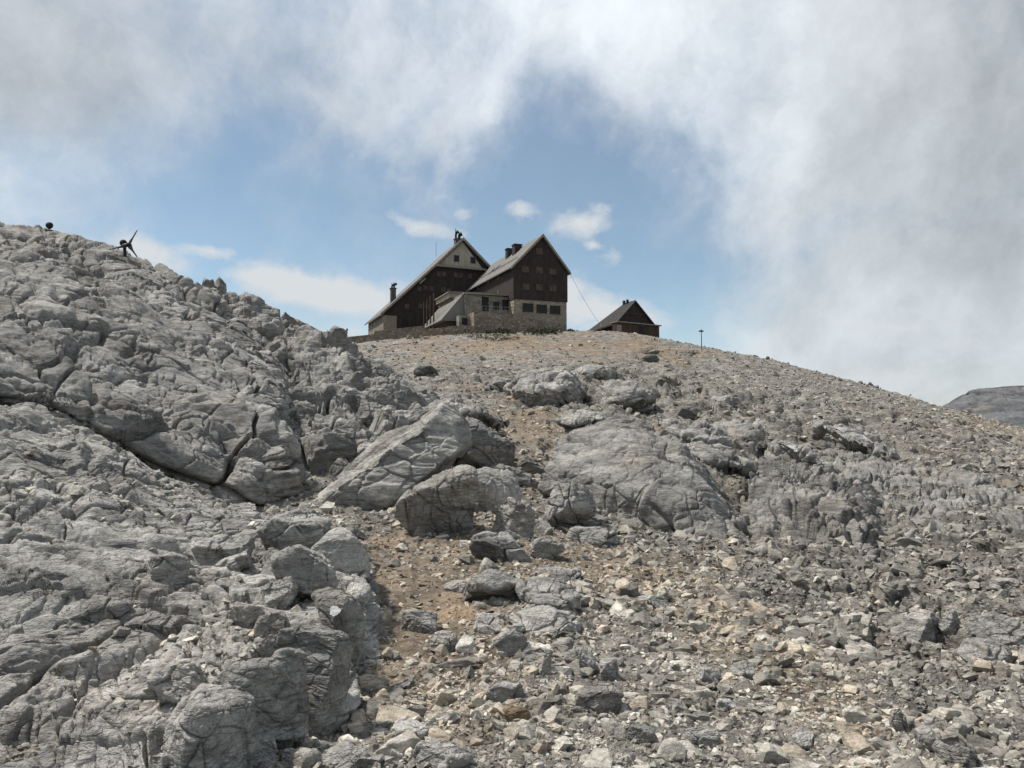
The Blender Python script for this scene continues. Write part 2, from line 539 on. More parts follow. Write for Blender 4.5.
# the brown path / slope patches given by where they lie on the hill
def soilmask(px, py):
    s = (1.3 * blob(px, py, 430, 610, 95, 85) + 1.0 * blob(px, py, 650, 590, 150, 32, -25) + .62 * blob(px, py, 470, 345, 150, 16) +
         .75 * blob(px, py, 520, 425, 75, 32) + .8 * blob(px, py, 760, 650, 110, 26, -40) + .5 * blob(px, py, 640, 350, 110, 14, -12) +
         .8 * blob(px, py, 1000, 425, 60, 9, -14) + .5 * blob(px, py, 430, 690, 90, 60) + .6 * blob(px, py, 850, 715, 80, 22, -45) + .6 * blob(px, py, 560, 560, 60, 22))
    return s


soil = np.clip(soilmask(gpxx, gpyy) * 1.0 + .7 * lown, 0, 1) * (Yg > 0)
soil = sstep(.25, .75, soil)
rocky = np.clip(.25 + 1.1 * blob(gpxx, gpyy, 900, 520, 260, 110, -20) + .8 * blob(gpxx, gpyy, 620, 400, 180, 28) + .5 * blob(gpxx, gpyy, 700, 440, 120, 40) + .5 * lown2 - .7 * soil, .06, 1.1)
gsize = np.clip((Yg / 14.) ** .75, .55, 3.0)
disp = np.zeros(len(GP), np.float32)
gres = np.maximum(np.linalg.norm(np.gradient(ground, axis=0), axis=-1), np.linalg.norm(np.gradient(ground, axis=1), axis=-1)).reshape(-1).astype(np.float32)
# three relief bands blended by distance so that features keep a natural size
for (ya, yb, size, seed) in ((0, 14, .55, 500), (14, 38, 1.0, 520), (38, 400, 1.9, 540)):
    wt = 1.0
    wa = sstep(ya * .75, ya * 1.25 + 1e-3, Yg) if ya else 1
    wb = 1 - sstep(yb * .75, yb * 1.25, Yg)
    wt = wa * wb
    sel = wt > 0
    disp[sel] += (wt[sel] * rockdisp(GP[sel], size, 1.0, (10, 32, 0), 1.8, seed, strata=.5, rough=1.3, tilt=.8, res=gres[sel], joints=[((.5, -.2, .85), .9, .10, .16, .03)])).astype(np.float32)
smallb = .045 * np.clip(Yg / 8, .6, 9) * fbm((GP / .35 / np.clip(Yg / 8, .6, 6)[:, None]).astype(np.float32), 4, 560)
big = .35 * lown * np.clip(Yg / 30, 0.1, 2.5) * rocky
fade = 1 - sstep(180, 260, Yg)
disp = (disp * rocky * .8 + smallb + big) * fade
plateau = np.clip(1.3 - 1.3 * np.exp(-((Yg - 132) / 24) ** 4), 0.10, 1)
plateau = np.where((gpxx > 330) & (gpxx < 720), plateau, 1)
disp = disp * np.where(plateau < 1, plateau, 1)
disp = disp * (1 - .6 * sstep(45, 75, Yg))
ground = (GP + gn.reshape(-1, 3) * disp[:, None]).reshape(ground.shape)
GP = ground.reshape(-1, 3)
gf = gridfaces(*ground.shape[:2])
me = mesh_from('hillside', GP, gf[:, ::-1] if gn[300, 625, 2] > 0 else gf, M_GROUND)
attr(me, 'soil', soil)
hill = tag(link('hillside', me), kind='structure')
hill['label'] = 'stony brown and grey mountain slope rising to the houses'
gx_, gy_ = np.meshgrid(np.linspace(-45, 45, 90), np.linspace(-50, 2.2, 60))
gz_ = -.09 + .05 * noise(np.stack([gx_, gy_, 0 * gx_], -1).reshape(-1, 3) / 1.5, 5).reshape(gx_.shape)
me = mesh_from('ground', np.stack([gx_, gy_, gz_], -1).reshape(-1, 3), gridfaces(60, 90), M_GROUND)
attr(me, 'soil', np.zeros(5400))
tag(link('ground', me), 'stony ground in front of the slope', kind='structure')

BV, BF, off = [], [], 0


def add_bvh(Gr, st):
    global off
    d = Gr[::st, ::st]
    f = gridfaces(*d.shape[:2]) + off
    BV.extend(map(tuple, d.reshape(-1, 3).tolist())); BF.extend(map(tuple, f.tolist())); off += d.shape[0] * d.shape[1]


add_bvh(ground[:1050], 4)

# ------------------------------------------------------------------ great outcrops (nets of points)
SURF = {}


def outcrop(name, net, nu, nv, label, cat='rock outcrop', mat=None, st=4, **kw):
    P = np.array([[W(*p) for p in row] for row in net])        # rows, cols, 3
    P = resample(P, nv)
    P = np.swapaxes(resample(np.swapaxes(P, 0, 1), nu), 0, 1)
    n = grid_normals(P)
    c = P.reshape(-1, 3).mean(0)
    mid = n[nv // 3, nu // 2]
    if np.dot(mid, np.array([0, 0, CAMZ + 4]) - P[nv // 3, nu // 2]) < 0: n = -n; flip = True
    else: flip = False
    rs = np.maximum(np.linalg.norm(np.gradient(P, axis=0), axis=-1), np.linalg.norm(np.gradient(P, axis=1), axis=-1)).reshape(-1).astype(np.float32)
    d = rockdisp(P.reshape(-1, 3), res=rs, **kw)
    P = (P.reshape(-1, 3) + n.reshape(-1, 3) * d[:, None]).reshape(P.shape)
    SURF[name + label] = P
    f = gridfaces(*P.shape[:2])
    org = np.array([c[0], c[1], P[..., 2].min()])
    me = mesh_from(name, P.reshape(-1, 3) - org, f if not flip else f[:, ::-1], mat or M_ROCK)
    o = link(name, me); o.location = org
    tag(o, label, cat)
    add_bvh(P, st)
    return P


def back(row, dpy, dY):
    return [(p, q + dpy, y + dY) for p, q, y in row]


# near ledge at the lower left
L0 = [
    [(40, 900, 3.3), (165, 850, 3.65), (232, 812, 4.0), (295, 780, 4.45), (356, 735, 5.1), (380, 670, 6.5), (380, 625, 7.8), (356, 590, 9.3)],
    [(50, 850, 3.25), (165, 790, 3.6), (228, 752, 4.0), (288, 715, 4.5), (348, 675, 5.2), (372, 628, 6.6), (372, 590, 7.9), (348, 562, 9.4)],
    [(55, 800, 3.3), (161, 748, 3.72), (215, 700, 4.15), (270, 652, 4.68), (332, 630, 5.4), (362, 590, 6.8), (364, 558, 8.1), (337, 543, 9.6)],
    [(53, 795, 3.36), (159, 743, 3.8), (213, 695, 4.23), (268, 648, 4.77), (330, 626, 5.5), (360, 587, 6.9), (362, 556, 8.2), (336, 542, 9.7)],
    [(50, 775, 3.6), (150, 722, 4.1), (205, 678, 4.55), (262, 632, 5.1), (324, 612, 5.9), (352, 578, 7.2), (356, 550, 8.5), (332, 538, 9.9)],
    [(-60, 760, 3.8), (60, 700, 4.7), (130, 650, 5.4), (190, 605, 6.1), (250, 582, 7.0), (300, 560, 8.1), (315, 545, 9.3), (312, 533, 10.5)],
    [(-200, 740, 3.6), (-60, 660, 4.7), (40, 600, 5.7), (115, 562, 6.9), (190, 547, 8.1), (250, 532, 9.3), (280, 525, 10.2), (290, 520, 11)],
    [(-350, 680, 4.0), (-200, 580, 5.4), (-60, 520, 7.0), (40, 490, 8.4), (120, 485, 9.6), (190, 500, 10.5), (240, 508, 11.2), (270, 512, 11.7)],
    [(-450, 560, 4.8), (-300, 480, 6.7), (-150, 430, 8.7), (-20, 412, 10.2), (70, 432, 11.2), (140, 470, 11.8), (200, 497, 12.1), (250, 510, 12.4)],
    [(-480, 600, 6.2), (-330, 520, 7.8), (-170, 480, 9.6), (-40, 470, 11.2), (60, 490, 12.2), (130, 520, 12.8), (200, 540, 13.1), (250, 545, 13.4)]]
PL0 = outcrop('rock_ledge', L0, 620, 660, 'low grey stepped limestone ledge filling the lower left foreground', size=.55, amp=.95,
              joints=[((.26, -.22, .94), .62, .17, .24, .035), ((.22, -.16, .96), .2, .045, .055, .013), ((.3, .95, .1), 1.5, .20, .12, .035)],
              bed=(-4, 15, 0), flat=3.3, seed=11, strata=.7, rough=.5, tilt=.5,
              scales=[(2.6, .18, .20, .07), (.95, .08, .06, .034), (.34, .025, .02, .015)])
L1 = [
    [(-300, 520, 11), (-100, 480, 12.6), (0, 460, 13.6), (80, 480, 14.4), (150, 525, 15), (215, 548, 15.4), (268, 548, 16), (300, 530, 18), (310, 510, 22)],
    [(-300, 430, 8.8), (-100, 408, 10.4), (0, 400, 11.4), (80, 425, 12.1), (150, 470, 12.6), (215, 498, 13), (268, 500, 13.7), (293, 480, 16), (300, 460, 21)],
    [(-300, 350, 10), (-100, 350, 11.6), (0, 348, 13), (80, 365, 13.4), (150, 400, 13.8), (215, 430, 13.9), (266, 440, 14.5), (287, 430, 17), (290, 415, 22)],
    [(-300, 290, 14), (-100, 292, 15.6), (0, 297, 17), (80, 310, 17), (145, 335, 17.2), (205, 365, 17.2), (250, 380, 18), (270, 375, 20.5), (276, 365, 25)],
    [(-300, 250, 20), (-100, 252, 22), (0, 256, 23.5), (70, 264, 23.5), (130, 283, 23.5), (182, 307, 23.5), (222, 330, 24), (243, 330, 26), (254, 330, 29)],
    [(-300, 224, 29), (-100, 226, 31), (0, 231, 32), (60, 237, 32), (110, 254, 31), (160, 272, 30), (200, 293, 29), (218, 300, 30), (232, 307, 33)],
    [(-300, 300, 40), (-100, 300, 42), (0, 300, 42), (60, 310, 42), (110, 320, 41), (160, 330, 40), (200, 345, 39), (218, 350, 38), (232, 350, 38)]]
PL1 = outcrop('rock_crag', L1, 640, 580, 'tall bulging grey limestone crag on the left skyline, below the wind turbine', size=1.1, amp=1.0,
              mat=M_ROCK_LICH, joints=[((.48, -.05, .87), 1.0, .26, .30, .035), ((.44, -.12, .89), .27, .07, .07, .014), ((.75, .6, -.25), 3.0, .30, .22, .05)],
              bed=(6, 27, 0), flat=3.0, seed=23, strata=.8, tilt=.4, rough=.6, warp=.26,
              scales=[(3.3, .26, .28, .06), (1.2, .09, .05, .03), (.36, .02, .015, .014)])
L2 = [
    [(240, 600, 16), (285, 600, 15.5), (320, 590, 15.2), (350, 575, 15.4), (390, 560, 16), (430, 530, 17), (465, 505, 18), (505, 490, 19)],
    [(262, 505, 16.2), (290, 510, 15.7), (318, 515, 15.5), (350, 505, 15.9), (385, 488, 16.5), (425, 470, 17.4), (460, 458, 18.2), (495, 456, 19)],
    [(258, 440, 18.4), (285, 440, 17.6), (315, 442, 17.1), (345, 442, 17.1), (380, 440, 17.7), (417, 436, 18.7), (452, 434, 19.8), (485, 442, 20.5)],
    [(235, 365, 24), (270, 370, 22.6), (305, 380, 21.4), (340, 392, 20.8), (372, 404, 20.9), (408, 413, 21.6), (442, 421, 22.3), (472, 438, 22.3)],
    [(200, 286, 32), (240, 298, 31), (275, 317, 29.5), (320, 335, 27.5), (352, 351, 26.5), (400, 378, 25.5), (440, 403, 24.8), (468, 433, 24.3)],
    [(200, 380, 40), (240, 380, 39), (275, 385, 37), (320, 395, 35), (352, 405, 33), (400, 425, 31), (440, 440, 29), (468, 455, 28)]]
PL2 = outcrop('rock_buttress', L2, 520, 540, 'cracked blocky limestone buttress right of the tall left crag', size=1.0, amp=1.1, mat=M_ROCK_LICH,
              joints=[((.9, .25, .35), 1.25, .36, .34, .05), ((-.25, -.3, .9), 1.3, .16, .16, .04)],
              bed=(70, 15, 20), flat=1.3, seed=37, strata=.6,
              scales=[(1.7, .20, .22, .07), (.6, .07, .07, .035), (.22, .02, .02, .014)])
R1 = [
    [(532, 500, 14.6), (585, 540, 13.4), (635, 575, 12.6), (688, 610, 11.8), (752, 620, 11.6), (790, 590, 13)],
    [(544, 470, 14.6), (590, 494, 13.6), (640, 522, 12.9), (692, 556, 12.1), (738, 572, 12.0), (768, 556, 13.4)],
    [(550, 455, 15.0), (595, 466, 13.9), (645, 484, 13.2), (690, 508, 12.8), (730, 535, 12.6), (756, 541, 14.2)],
    [(562, 435, 17.0), (602, 426, 16.0), (643, 440, 15.0), (682, 472, 14.2), (714, 508, 13.6), (740, 528, 14.6)],
    [(575, 432, 19.5), (612, 424, 18.6), (655, 437, 17.6), (695, 470, 16.4), (722, 500, 15.8), (750, 524, 16)],
    [(590, 490, 22), (630, 490, 22), (670, 495, 21), (705, 510, 19.5), (740, 530, 18), (765, 550, 18)]]
outcrop('rock_outcrop', R1, 420, 380, 'large smooth sloping grey rock face in the centre right of the slope', size=1.1, amp=.8, mat=M_ROCK_DIM,
        joints=[((.85, .1, .5), 1.5, .26, .09, .035), ((.3, -.4, .85), 2.2, .10, .08, .03)],
        bed=(85, 20, 25), flat=.75, seed=51, strata=.35, tilt=.4, scales=[(2.4, .06, .10, .05), (.7, .03, .03, .025), (.25, .015, .015, .012)])
R2 = [
    [(722, 600, 12.0), (775, 645, 10.0), (830, 672, 9.2), (888, 675, 9.1), (928, 640, 9.9)],
    [(735, 540, 12.6), (780, 580, 10.7), (830, 607, 9.8), (884, 614, 9.7), (912, 596, 10.6)],
    [(747, 498, 14), (788, 520, 12.2), (832, 545, 11.2), (876, 568, 10.8), (905, 575, 11.6)],
    [(758, 470, 16.5), (802, 474, 15.2), (845, 494, 13.8), (884, 530, 12.6), (910, 555, 12.8)],
    [(770, 468, 19.5), (812, 474, 18.6), (855, 494, 17), (894, 528, 15), (920, 553, 14.5)],
    [(780, 520, 23), (820, 530, 22), (860, 550, 20), (900, 560, 18), (930, 585, 17)]]
outcrop('rock_outcrop', R2, 340, 340, 'knobbly dark grey outcrop right of the smooth rock face', size=.85, amp=1.1, mat=M_ROCK_DIM,
        joints=[((.85, .2, .45), .9, .28, .26, .05)],
        bed=(60, 30, 10), flat=1.2, seed=67, strata=.6)
R3 = [
    [(800, 560, 18), (860, 590, 15), (930, 600, 13), (1010, 600, 12.4), (1080, 590, 12.6)],
    [(805, 490, 19), (865, 515, 16), (930, 535, 14), (1010, 548, 13), (1075, 550, 13)],
    [(815, 468, 22), (875, 480, 19), (940, 497, 17), (1015, 512, 15.6), (1080, 520, 15)],
    [(830, 456, 27), (890, 462, 25), (950, 476, 22), (1020, 492, 20), (1085, 505, 19)],
    [(840, 500, 33), (900, 500, 31), (960, 510, 28), (1030, 520, 26), (1090, 530, 24)]]
outcrop('rock_outcrop', R3, 420, 300, 'long ribbed grey rock band crossing the slope at the right edge', size=.9, amp=.9, mat=M_ROCK_DIM,
        joints=[((.45, -.15, .87), .8, .20, .26, .04)],
        bed=(8, 35, 0), flat=2.2, seed=73, strata=1.0, tilt=.6)

tree = BVHTree.FromPolygons(BV, BF, epsilon=0)


def hitY(px, py):
    d = (V3(px, py, 1.0) - Vector((0, 0, CAMZ))).normalized()
    r = tree.ray_cast(Vector((0, 0, CAMZ)), d)
    if r[0] is None: return None, None
    return r[0], r[1]


# ------------------------------------------------------------------ blocks and boulders
import bmesh
_ico = {}


def ico(sub):
    if sub not in _ico:
        bm = bmesh.new(); bmesh.ops.create_icosphere(bm, subdivisions=sub, radius=1)
        v = np.array([tuple(x.co) for x in bm.verts]); f = np.array([[y.index for y in x.verts] for x in bm.faces])
        bm.free(); _ico[sub] = (v / np.linalg.norm(v, axis=1)[:, None], f)
    return _ico[sub]


def rock_shape(sub, seed, p=3.0, cuts=9, lo=.5, hi=.95, sharp=120):
    rg = np.random.default_rng(seed)
    v, f = ico(sub)
    r = (np.abs(v) ** p).sum(1) ** (-1 / p)
    k = sharp
    acc = np.exp(-k * r)
    for _ in range(cuts):
        m = rg.normal(size=3); m /= np.linalg.norm(m)
        d = rg.uniform(lo, hi)
        c = v @ m
        acc += np.where(c > .15, np.exp(-k * np.minimum(d / np.maximum(c, .15), 4)), 0)
    r = -np.log(acc) / k
    return v * r[:, None], f


def sphere_normals(P, f):
    a, b, c = P[f[:, 0]], P[f[:, 1]], P[f[:, 2]]
    fn = np.cross(b - a, c - a); n = np.zeros_like(P)
    for k in range(3): np.add.at(n, f[:, k], fn)
    return n / (np.linalg.norm(n, axis=1)[:, None] + 1e-12)


def block(px, py, wpx, hpx, ang, label, name='boulder', seed=1, dr=.8, p=3.2, cuts=8, amp=1.0, Y=None, group=None, cat=None, mat=None, yaw=None, kind='fr', sink=.12, size=None, off=None):
    if name == 'rock_outcrop':
        dr = 2.2; p = 2.0; cuts = 3; sink = .42; wpx = wpx * 1.3; amp = amp * 1.15; yaw = 0; mat = mat or M_ROCK
    if Y is None:
        h, _ = hitY(px, py + (.38 if off is None else .05) * hpx)
        Y = h.y if h else 20
        Y += .30 * min(dr, 1) * wpx * Y / F if off is None else off
    s = Y / F
    a, c_ = wpx / 2 * s, hpx / 2 * s
    b = dr * min(a, c_ * 2.2)
    cen = W(px, py + sink * hpx, Y)
    sub = 7 if max(wpx, hpx) > 72 else 6 if max(wpx, hpx) > 26 else 5
    v, f = rock_shape(sub, seed, p, cuts)
    v = v / np.abs(v).max(0)
    rg = np.random.default_rng(seed)
    yw = rg.uniform(-18, 18) if yaw is None else yaw
    v = v * np.array([a, b, c_]) @ rotm(0, 0, yw).T @ rotm(0, -ang, 0).T
    P = v + cen
    n = sphere_normals(v, f)
    m = max(a, c_)
    if kind == 'fr':
        sz = size or float(np.clip(m * .8, .07, 2.5))
        d = rockdisp(P, sz, .62 * amp, (rg.uniform(0, 60), rg.uniform(0, 50), rg.uniform(0, 180)), 1.4, seed * 3, strata=.8, fine=4,
                     scales=[(1.35, .13, .13, .05), (.45, .04, .04, .024)], rough=.8, tilt=.7, joints=[(tuple(rg.normal(size=3) + np.array([0, 0, .6])), .75, .10, .13, .025)])
    P = P + n * d[:, None]
    org = np.array([cen[0], cen[1], P[:, 2].min()])
    me = mesh_from(name, P - org, f, mat or (M_ROCK if Y < 16 else M_ROCK_DIM if Y < 30 else M_ROCK_FAR))
    o = link(name, me); o.location = org
    tag(o, label, cat or name.replace('_', ' '), group)
    return o


B = [
    # px, py, w, h, angle, label, extras
    (391, 466, 168, 84, 46, 'long pale slab leaning up to the right against the cracked buttress', dict(name='rock_slab', seed=3, dr=.8, Y=14.6, p=4, cuts=5, amp=.7)),
    (447, 506, 92, 78, 30, 'broad pale boulder with a dark hollow under it, right of the long leaning slab', dict(seed=5, dr=.9, p=4, cuts=7, amp=.7)),
    (492, 492, 58, 58, -20, 'cracked grey boulder touching the broad pale boulder on its right', dict(seed=8)),
    (480, 449, 74, 54, -32, 'grey slab tilted down to the right behind the broad pale boulder', dict(name='rock_slab', seed=9, p=4, cuts=5)),
    (516, 479, 46, 20, -28, 'narrow slanting slab below the tilted slab', dict(name='rock_slab', seed=12)),
    (534, 466, 34, 20, -10, 'dark wedge shaped boulder beside the top of the smooth rock face', dict(seed=14)),
    (515, 520, 42, 52, -15, 'upright squarish boulder at the foot of the rock pile', dict(seed=15, p=4)),
    (501, 546, 66, 36, -6, 'low cracked boulder at the bottom of the rock pile', dict(seed=17)),
    (541, 528, 27, 20, 0, 'small rounded pale boulder right of the upright squarish one', dict(seed=18)),
    (547, 549, 31, 27, -8, 'pinkish grey boulder with a stone stacked on its foot, end of the rock pile', dict(seed=20)),
    (566, 505, 56, 62, 12, 'rounded grey boulder leaning on the left end of the smooth rock face', dict(seed=21, p=2.6)),
    (593, 521, 48, 13, -6, 'thin dark flat rock lying under the smooth rock face', dict(name='rock_slab', seed=22)),
    (595, 537, 56, 22, -8, 'low layered rock in front of the smooth rock face', dict(seed=25)),
    (346, 470, 27, 34, 20, 'oval block set in the crack beside the long leaning slab', dict(seed=26, Y=15.3, p=2.5)),
    (316, 497, 22, 42, 5, 'tall narrow block at the base of the cracked buttress', dict(seed=27, Y=15.0, p=2.6)),
    (338, 436, 36, 40, 15, 'rounded block high on the cracked buttress', dict(seed=28, Y=16.9)),
    (372, 412, 52, 34, -35, 'blocky shoulder near the top of the cracked buttress', dict(seed=29, Y=19.8, size=.6)),
    (438, 424, 32, 40, 30, 'rough upper end of the rocks above the long leaning slab', dict(seed=30, Y=17.0)),
    (493, 586, 72, 40, 4, 'flat topped dark grey rock left in the cluster on the brown path', dict(seed=31, amp=1.1)),
    (551, 597, 70, 40, -20, 'ridged dark rock right in the cluster on the brown path', dict(seed=32, amp=1.1)),
    (555, 574, 52, 18, -10, 'low pale rock at the back of the path cluster', dict(seed=33)),
    (456, 586, 24, 13, 8, 'small rock at the left tip of the path cluster', dict(seed=34)),
    (537, 619, 84, 36, -12, 'long rounded grey rock below the path cluster', dict(seed=35, p=2.6, amp=.7)),
    (488, 621, 38, 25, -36, 'small slab tilted down to the right, left of the long rounded rock', dict(name='rock_slab', seed=36, p=4)),
    (508, 642, 30, 36, -35, 'leaning pointed stone below the small tilted slab', dict(seed=37)),
    (541, 659, 35, 29, -20, 'grey boulder beside the mossy patch', dict(seed=38)),
    (562, 643, 22, 15, 0, 'small dark stone right of the mossy patch', dict(seed=39, name='stone')),
    (584, 662, 38, 30, -8, 'bluish grey broken boulder below the small dark stone', dict(seed=40)),
    (611, 669, 25, 28, 10, 'narrow broken boulder right of the bluish grey one', dict(seed=41)),
    (419, 621, 34, 27, -4, 'square grey stone with a pale top alone on the gravel path', dict(seed=42, p=5, cuts=5)),
    (441, 643, 33, 27, 12, 'pointed grey stone just below the square stone on the path', dict(seed=43, cuts=12, p=2.4)),
    (404, 683, 28, 14, 12, 'flat bluish stone lying on the gravel at lower centre left', dict(seed=44, name='stone')),
    (516, 628, 16, 13, 0, 'small pinkish stone against the long rounded rock', dict(seed=45, name='stone')),
    (599, 701, 44, 33, 5, 'dark jagged boulder in the scree at lower centre', dict(seed=46)),
    (508, 690, 48, 26, -5, 'warm grey boulder half buried in gravel at lower centre', dict(seed=47)),
    (516, 714, 26, 23, 10, 'orange brown block in the scree at lower centre', dict(seed=48, name='stone', mat='WARM')),
    (416, 733, 46, 22, -8, 'pale flat stone near the bottom edge left of centre', dict(seed=49, name='stone')),
    (448, 755, 64, 38, 8, 'large yellowish stone cut by the bottom edge', dict(seed=50)),
    (639, 735, 31, 23, -12, 'pale angular stone at lower centre right', dict(seed=51, name='stone')),
    (706, 673, 28, 25, 4, 'pale boulder in the scree below the brown streak', dict(seed=52)),
    (702, 736, 32, 25, -15, 'layered grey stone near the bottom right of centre', dict(seed=53, name='stone')),
    (653, 601, 30, 18, -6, 'flat pinkish rock on the brown slope below the smooth rock face', dict(seed=54)),
    (352, 762, 66, 34, 5, 'pale flat rock at the bottom edge below the ledge', dict(seed=55)),
    (339, 560, 56, 60, 25, 'dark rounded boulder perched on the end of the ledge', dict(seed=56, p=3, cuts=7, amp=.6, Y=7.3, sink=0)),
    (306, 573, 52, 64, 24, 'pale boxy boulder perched left of the dark rounded one', dict(seed=57, p=4.5, cuts=6, amp=.6, Y=6.6, sink=0)),
    (287, 530, 80, 46, 5, 'rounded grey boulder at the back of the ledge end', dict(seed=58, p=2.6, Y=8.6, sink=0)),
    (281, 596, 40, 38, 0, 'shadowed boulder tucked under the pale boxy one', dict(seed=59, Y=6.3, sink=0)),
    (246, 613, 37, 36, 10, 'blocky stone in the rubble on the ledge', dict(seed=60)),
    (275, 626, 36, 30, -30, 'sloping stone between the ledge rubble and the ledge edge', dict(seed=61)),
    (217, 546, 66, 32, 6, 'wide pale rock on the back half of the ledge', dict(seed=62, amp=1.1)),
    (167, 627, 78, 28, 2, 'broad flat slab lying across the ledge', dict(name='rock_slab', seed=63)),
    (79, 610, 96, 30, 2, 'long rounded slab on the left of the ledge', dict(name='rock_slab', seed=64, p=2.6)),
    (162, 568, 48, 34, 0, 'domed rock in the middle of the ledge', dict(seed=65)),
    (238, 562, 48, 24, 26, 'slanting rock behind the ledge rubble', dict(seed=66)),
    (184, 680, 66, 40, -8, 'pale angular rock near the front lip of the ledge', dict(seed=67, amp=1.0)),
    (196, 742, 92, 96, -6, 'big cracked block at the near end of the steep ledge face', dict(name='ledge_block', seed=141, off=-.02, p=5, cuts=5, dr=.9, amp=.85, sink=0, yaw=-28)),
    (254, 706, 84, 106, 4, 'tall broken block second from the near end of the steep ledge face', dict(name='ledge_block', seed=142, off=-.02, p=5, cuts=5, dr=.9, amp=.85, sink=0, yaw=-30)),
    (308, 676, 70, 92, -4, 'grey squarish block in the middle of the steep ledge face', dict(name='ledge_block', seed=143, off=-.02, p=5, cuts=5, dr=.9, amp=.8, sink=0, yaw=-34)),
    (341, 634, 52, 84, 6, 'shaded upright block carrying the white paint spot at the far end of the ledge face', dict(name='ledge_block', seed=144, off=-.02, p=5, cuts=4, dr=.9, amp=.7, sink=0, yaw=-30)),
    (262, 750, 52, 42, -20, 'dark block fallen at the foot of the ledge', dict(seed=68)),
    (296, 754, 27, 28, 20, 'small leaning block next to the fallen dark block', dict(seed=69)),
    (920, 628, 48, 46, -15, 'large rounded boulder at the left of the right edge group', dict(seed=70)),
    (951, 621, 27, 36, 8, 'upright cracked boulder beside the large rounded one at the right', dict(seed=71)),
    (986, 650, 50, 28, -8, 'low smooth boulder in front of the right edge group', dict(seed=72, p=2.5, amp=.7)),
    (1002, 627, 56, 30, 0, 'broken boulder behind the low smooth one at the right edge', dict(seed=73)),
    (763, 548, 17, 11, 0, 'single white stone at the foot of the knobbly outcrop', dict(seed=74, name='stone', mat='PALE')),
    (934, 723, 24, 19, 0, 'pale round stone at the lower right', dict(seed=75, name='stone', p=2.5)),
    (930, 745, 40, 17, -66, 'upright splinter of rock under the pale round stone', dict(seed=76, name='stone')),
    (957, 748, 36, 46, -30, 'dark ridge shaped boulder at the lower right', dict(seed=77)),
    (901, 719, 17, 34, 15, 'narrow standing stone at the lower right', dict(seed=78, name='stone')),
    (807, 739, 25, 24, -30, 'bluish striped stone at the lower right of centre', dict(seed=79, name='stone')),
    (742, 670, 27, 18, 6, 'pale wedge stone in the right scree', dict(seed=80, name='stone')),
    (730, 706, 25, 19, -5, 'tan flat stone in the right scree', dict(seed=81, name='stone')),
    (1010, 588, 36, 24, -10, 'rounded grey rock at the right edge above the boulder group', dict(seed=82)),
    (540, 379, 70, 44, 5, 'cracked pale outcrop on the upper slope below the houses', dict(name='rock_outcrop', seed=83, dr=.6, amp=1.6, size=1.3)),
    (592, 368, 44, 24, -4, 'small pale outcrop right of the cracked upper outcrop', dict(name='rock_outcrop', seed=84, amp=1.6)),
    (622, 386, 46, 36, -6, 'fluted pale outcrop on the upper slope below the hut', dict(name='rock_outcrop', seed=85, amp=1.6, size=1.1)),
    (501, 382, 30, 20, 0, 'pale hump left of the cracked upper outcrop', dict(name='rock_outcrop', seed=86, amp=1.5)),
    (470, 408, 60, 22, -12, 'low pale rock band above the tilted slab', dict(name='rock_outcrop', seed=87, amp=1.5)),
    (426, 371, 25, 14, -5, 'brown rounded boulder alone below the stone terrace', dict(seed=88)),
    (652, 352, 16, 7, 5, 'small dark rock on the brown slope below the hut', dict(seed=89)),
    (651, 359, 20, 9, 0, 'dark flat boulder just below the small dark rock', dict(seed=90, mat='DARK')),
    (690, 429, 54, 32, -20, 'knobbly pale outcrop in the middle of the right slope', dict(name='rock_outcrop', seed=91, amp=1.6)),
    (728, 426, 44, 32, 8, 'rounded outcrop right of the knobbly pale one', dict(name='rock_outcrop', seed=92, amp=1.6)),
    (700, 447, 62, 28, -10, 'dark broken rock under the knobbly pale outcrop', dict(name='rock_outcrop', seed=93, amp=1.6)),
    (686, 412, 28, 16, 0, 'rounded boulder above the knobbly pale outcrop', dict(seed=94)),
    (722, 397, 28, 12, 0, 'small grey outcrop high on the right slope', dict(name='rock_outcrop', seed=95, amp=1.4)),
    (852, 436, 62, 28, -36, 'slanting ribbed outcrop high on the right slope', dict(name='rock_outcrop', seed=96, amp=1.6)),
    (800, 452, 58, 26, -25, 'low rough outcrop above the knobbly dark one', dict(name='rock_outcrop', seed=97, amp=1.6)),
    (585, 414, 40, 16, 0, 'low grey rocks on the brown shelf in mid slope', dict(name='rock_outcrop', seed=98, amp=1.4)),
    (48, 233, 30, 16, -4, 'rounded rock stack topping the crest on the far left', dict(name='rock_stack', seed=99, Y=31, p=3)),
    (300, 330, 40, 20, -28, 'broken block on the crest right of the tall crag', dict(seed=101, Y=28.8, size=.8)),
    (395, 655, 18, 12, 5, 'small flat pale stone on the gravel path near the ledge', dict(seed=102, name='stone')),
    (612, 556, 0, 0, 0, None, {}),
]
M_DARKROCK = rock_material('dark_rock', 1.0, lo=(.07, .068, .065), hi=(.17, .165, .155))
M_PALEROCK = rock_material('white_rock', .5, lo=(.36, .35, .33), hi=(.55, .54, .51))
M_WARMROCK = rock_material('iron_stained_rock', .4, lo=(.16, .11, .07), hi=(.40, .29, .18))
MM = dict(DARK=M_DARKROCK, PALE=M_PALEROCK, WARM=M_WARMROCK)
for (px, py, w_, h_, an, lab, ex) in B:
    if not lab: continue
    ex = dict(ex)
    if 'mat' in ex: ex['mat'] = MM[ex['mat']]
    block(px, py, w_, h_, an, lab, **ex)

# ------------------------------------------------------------------ loose stones


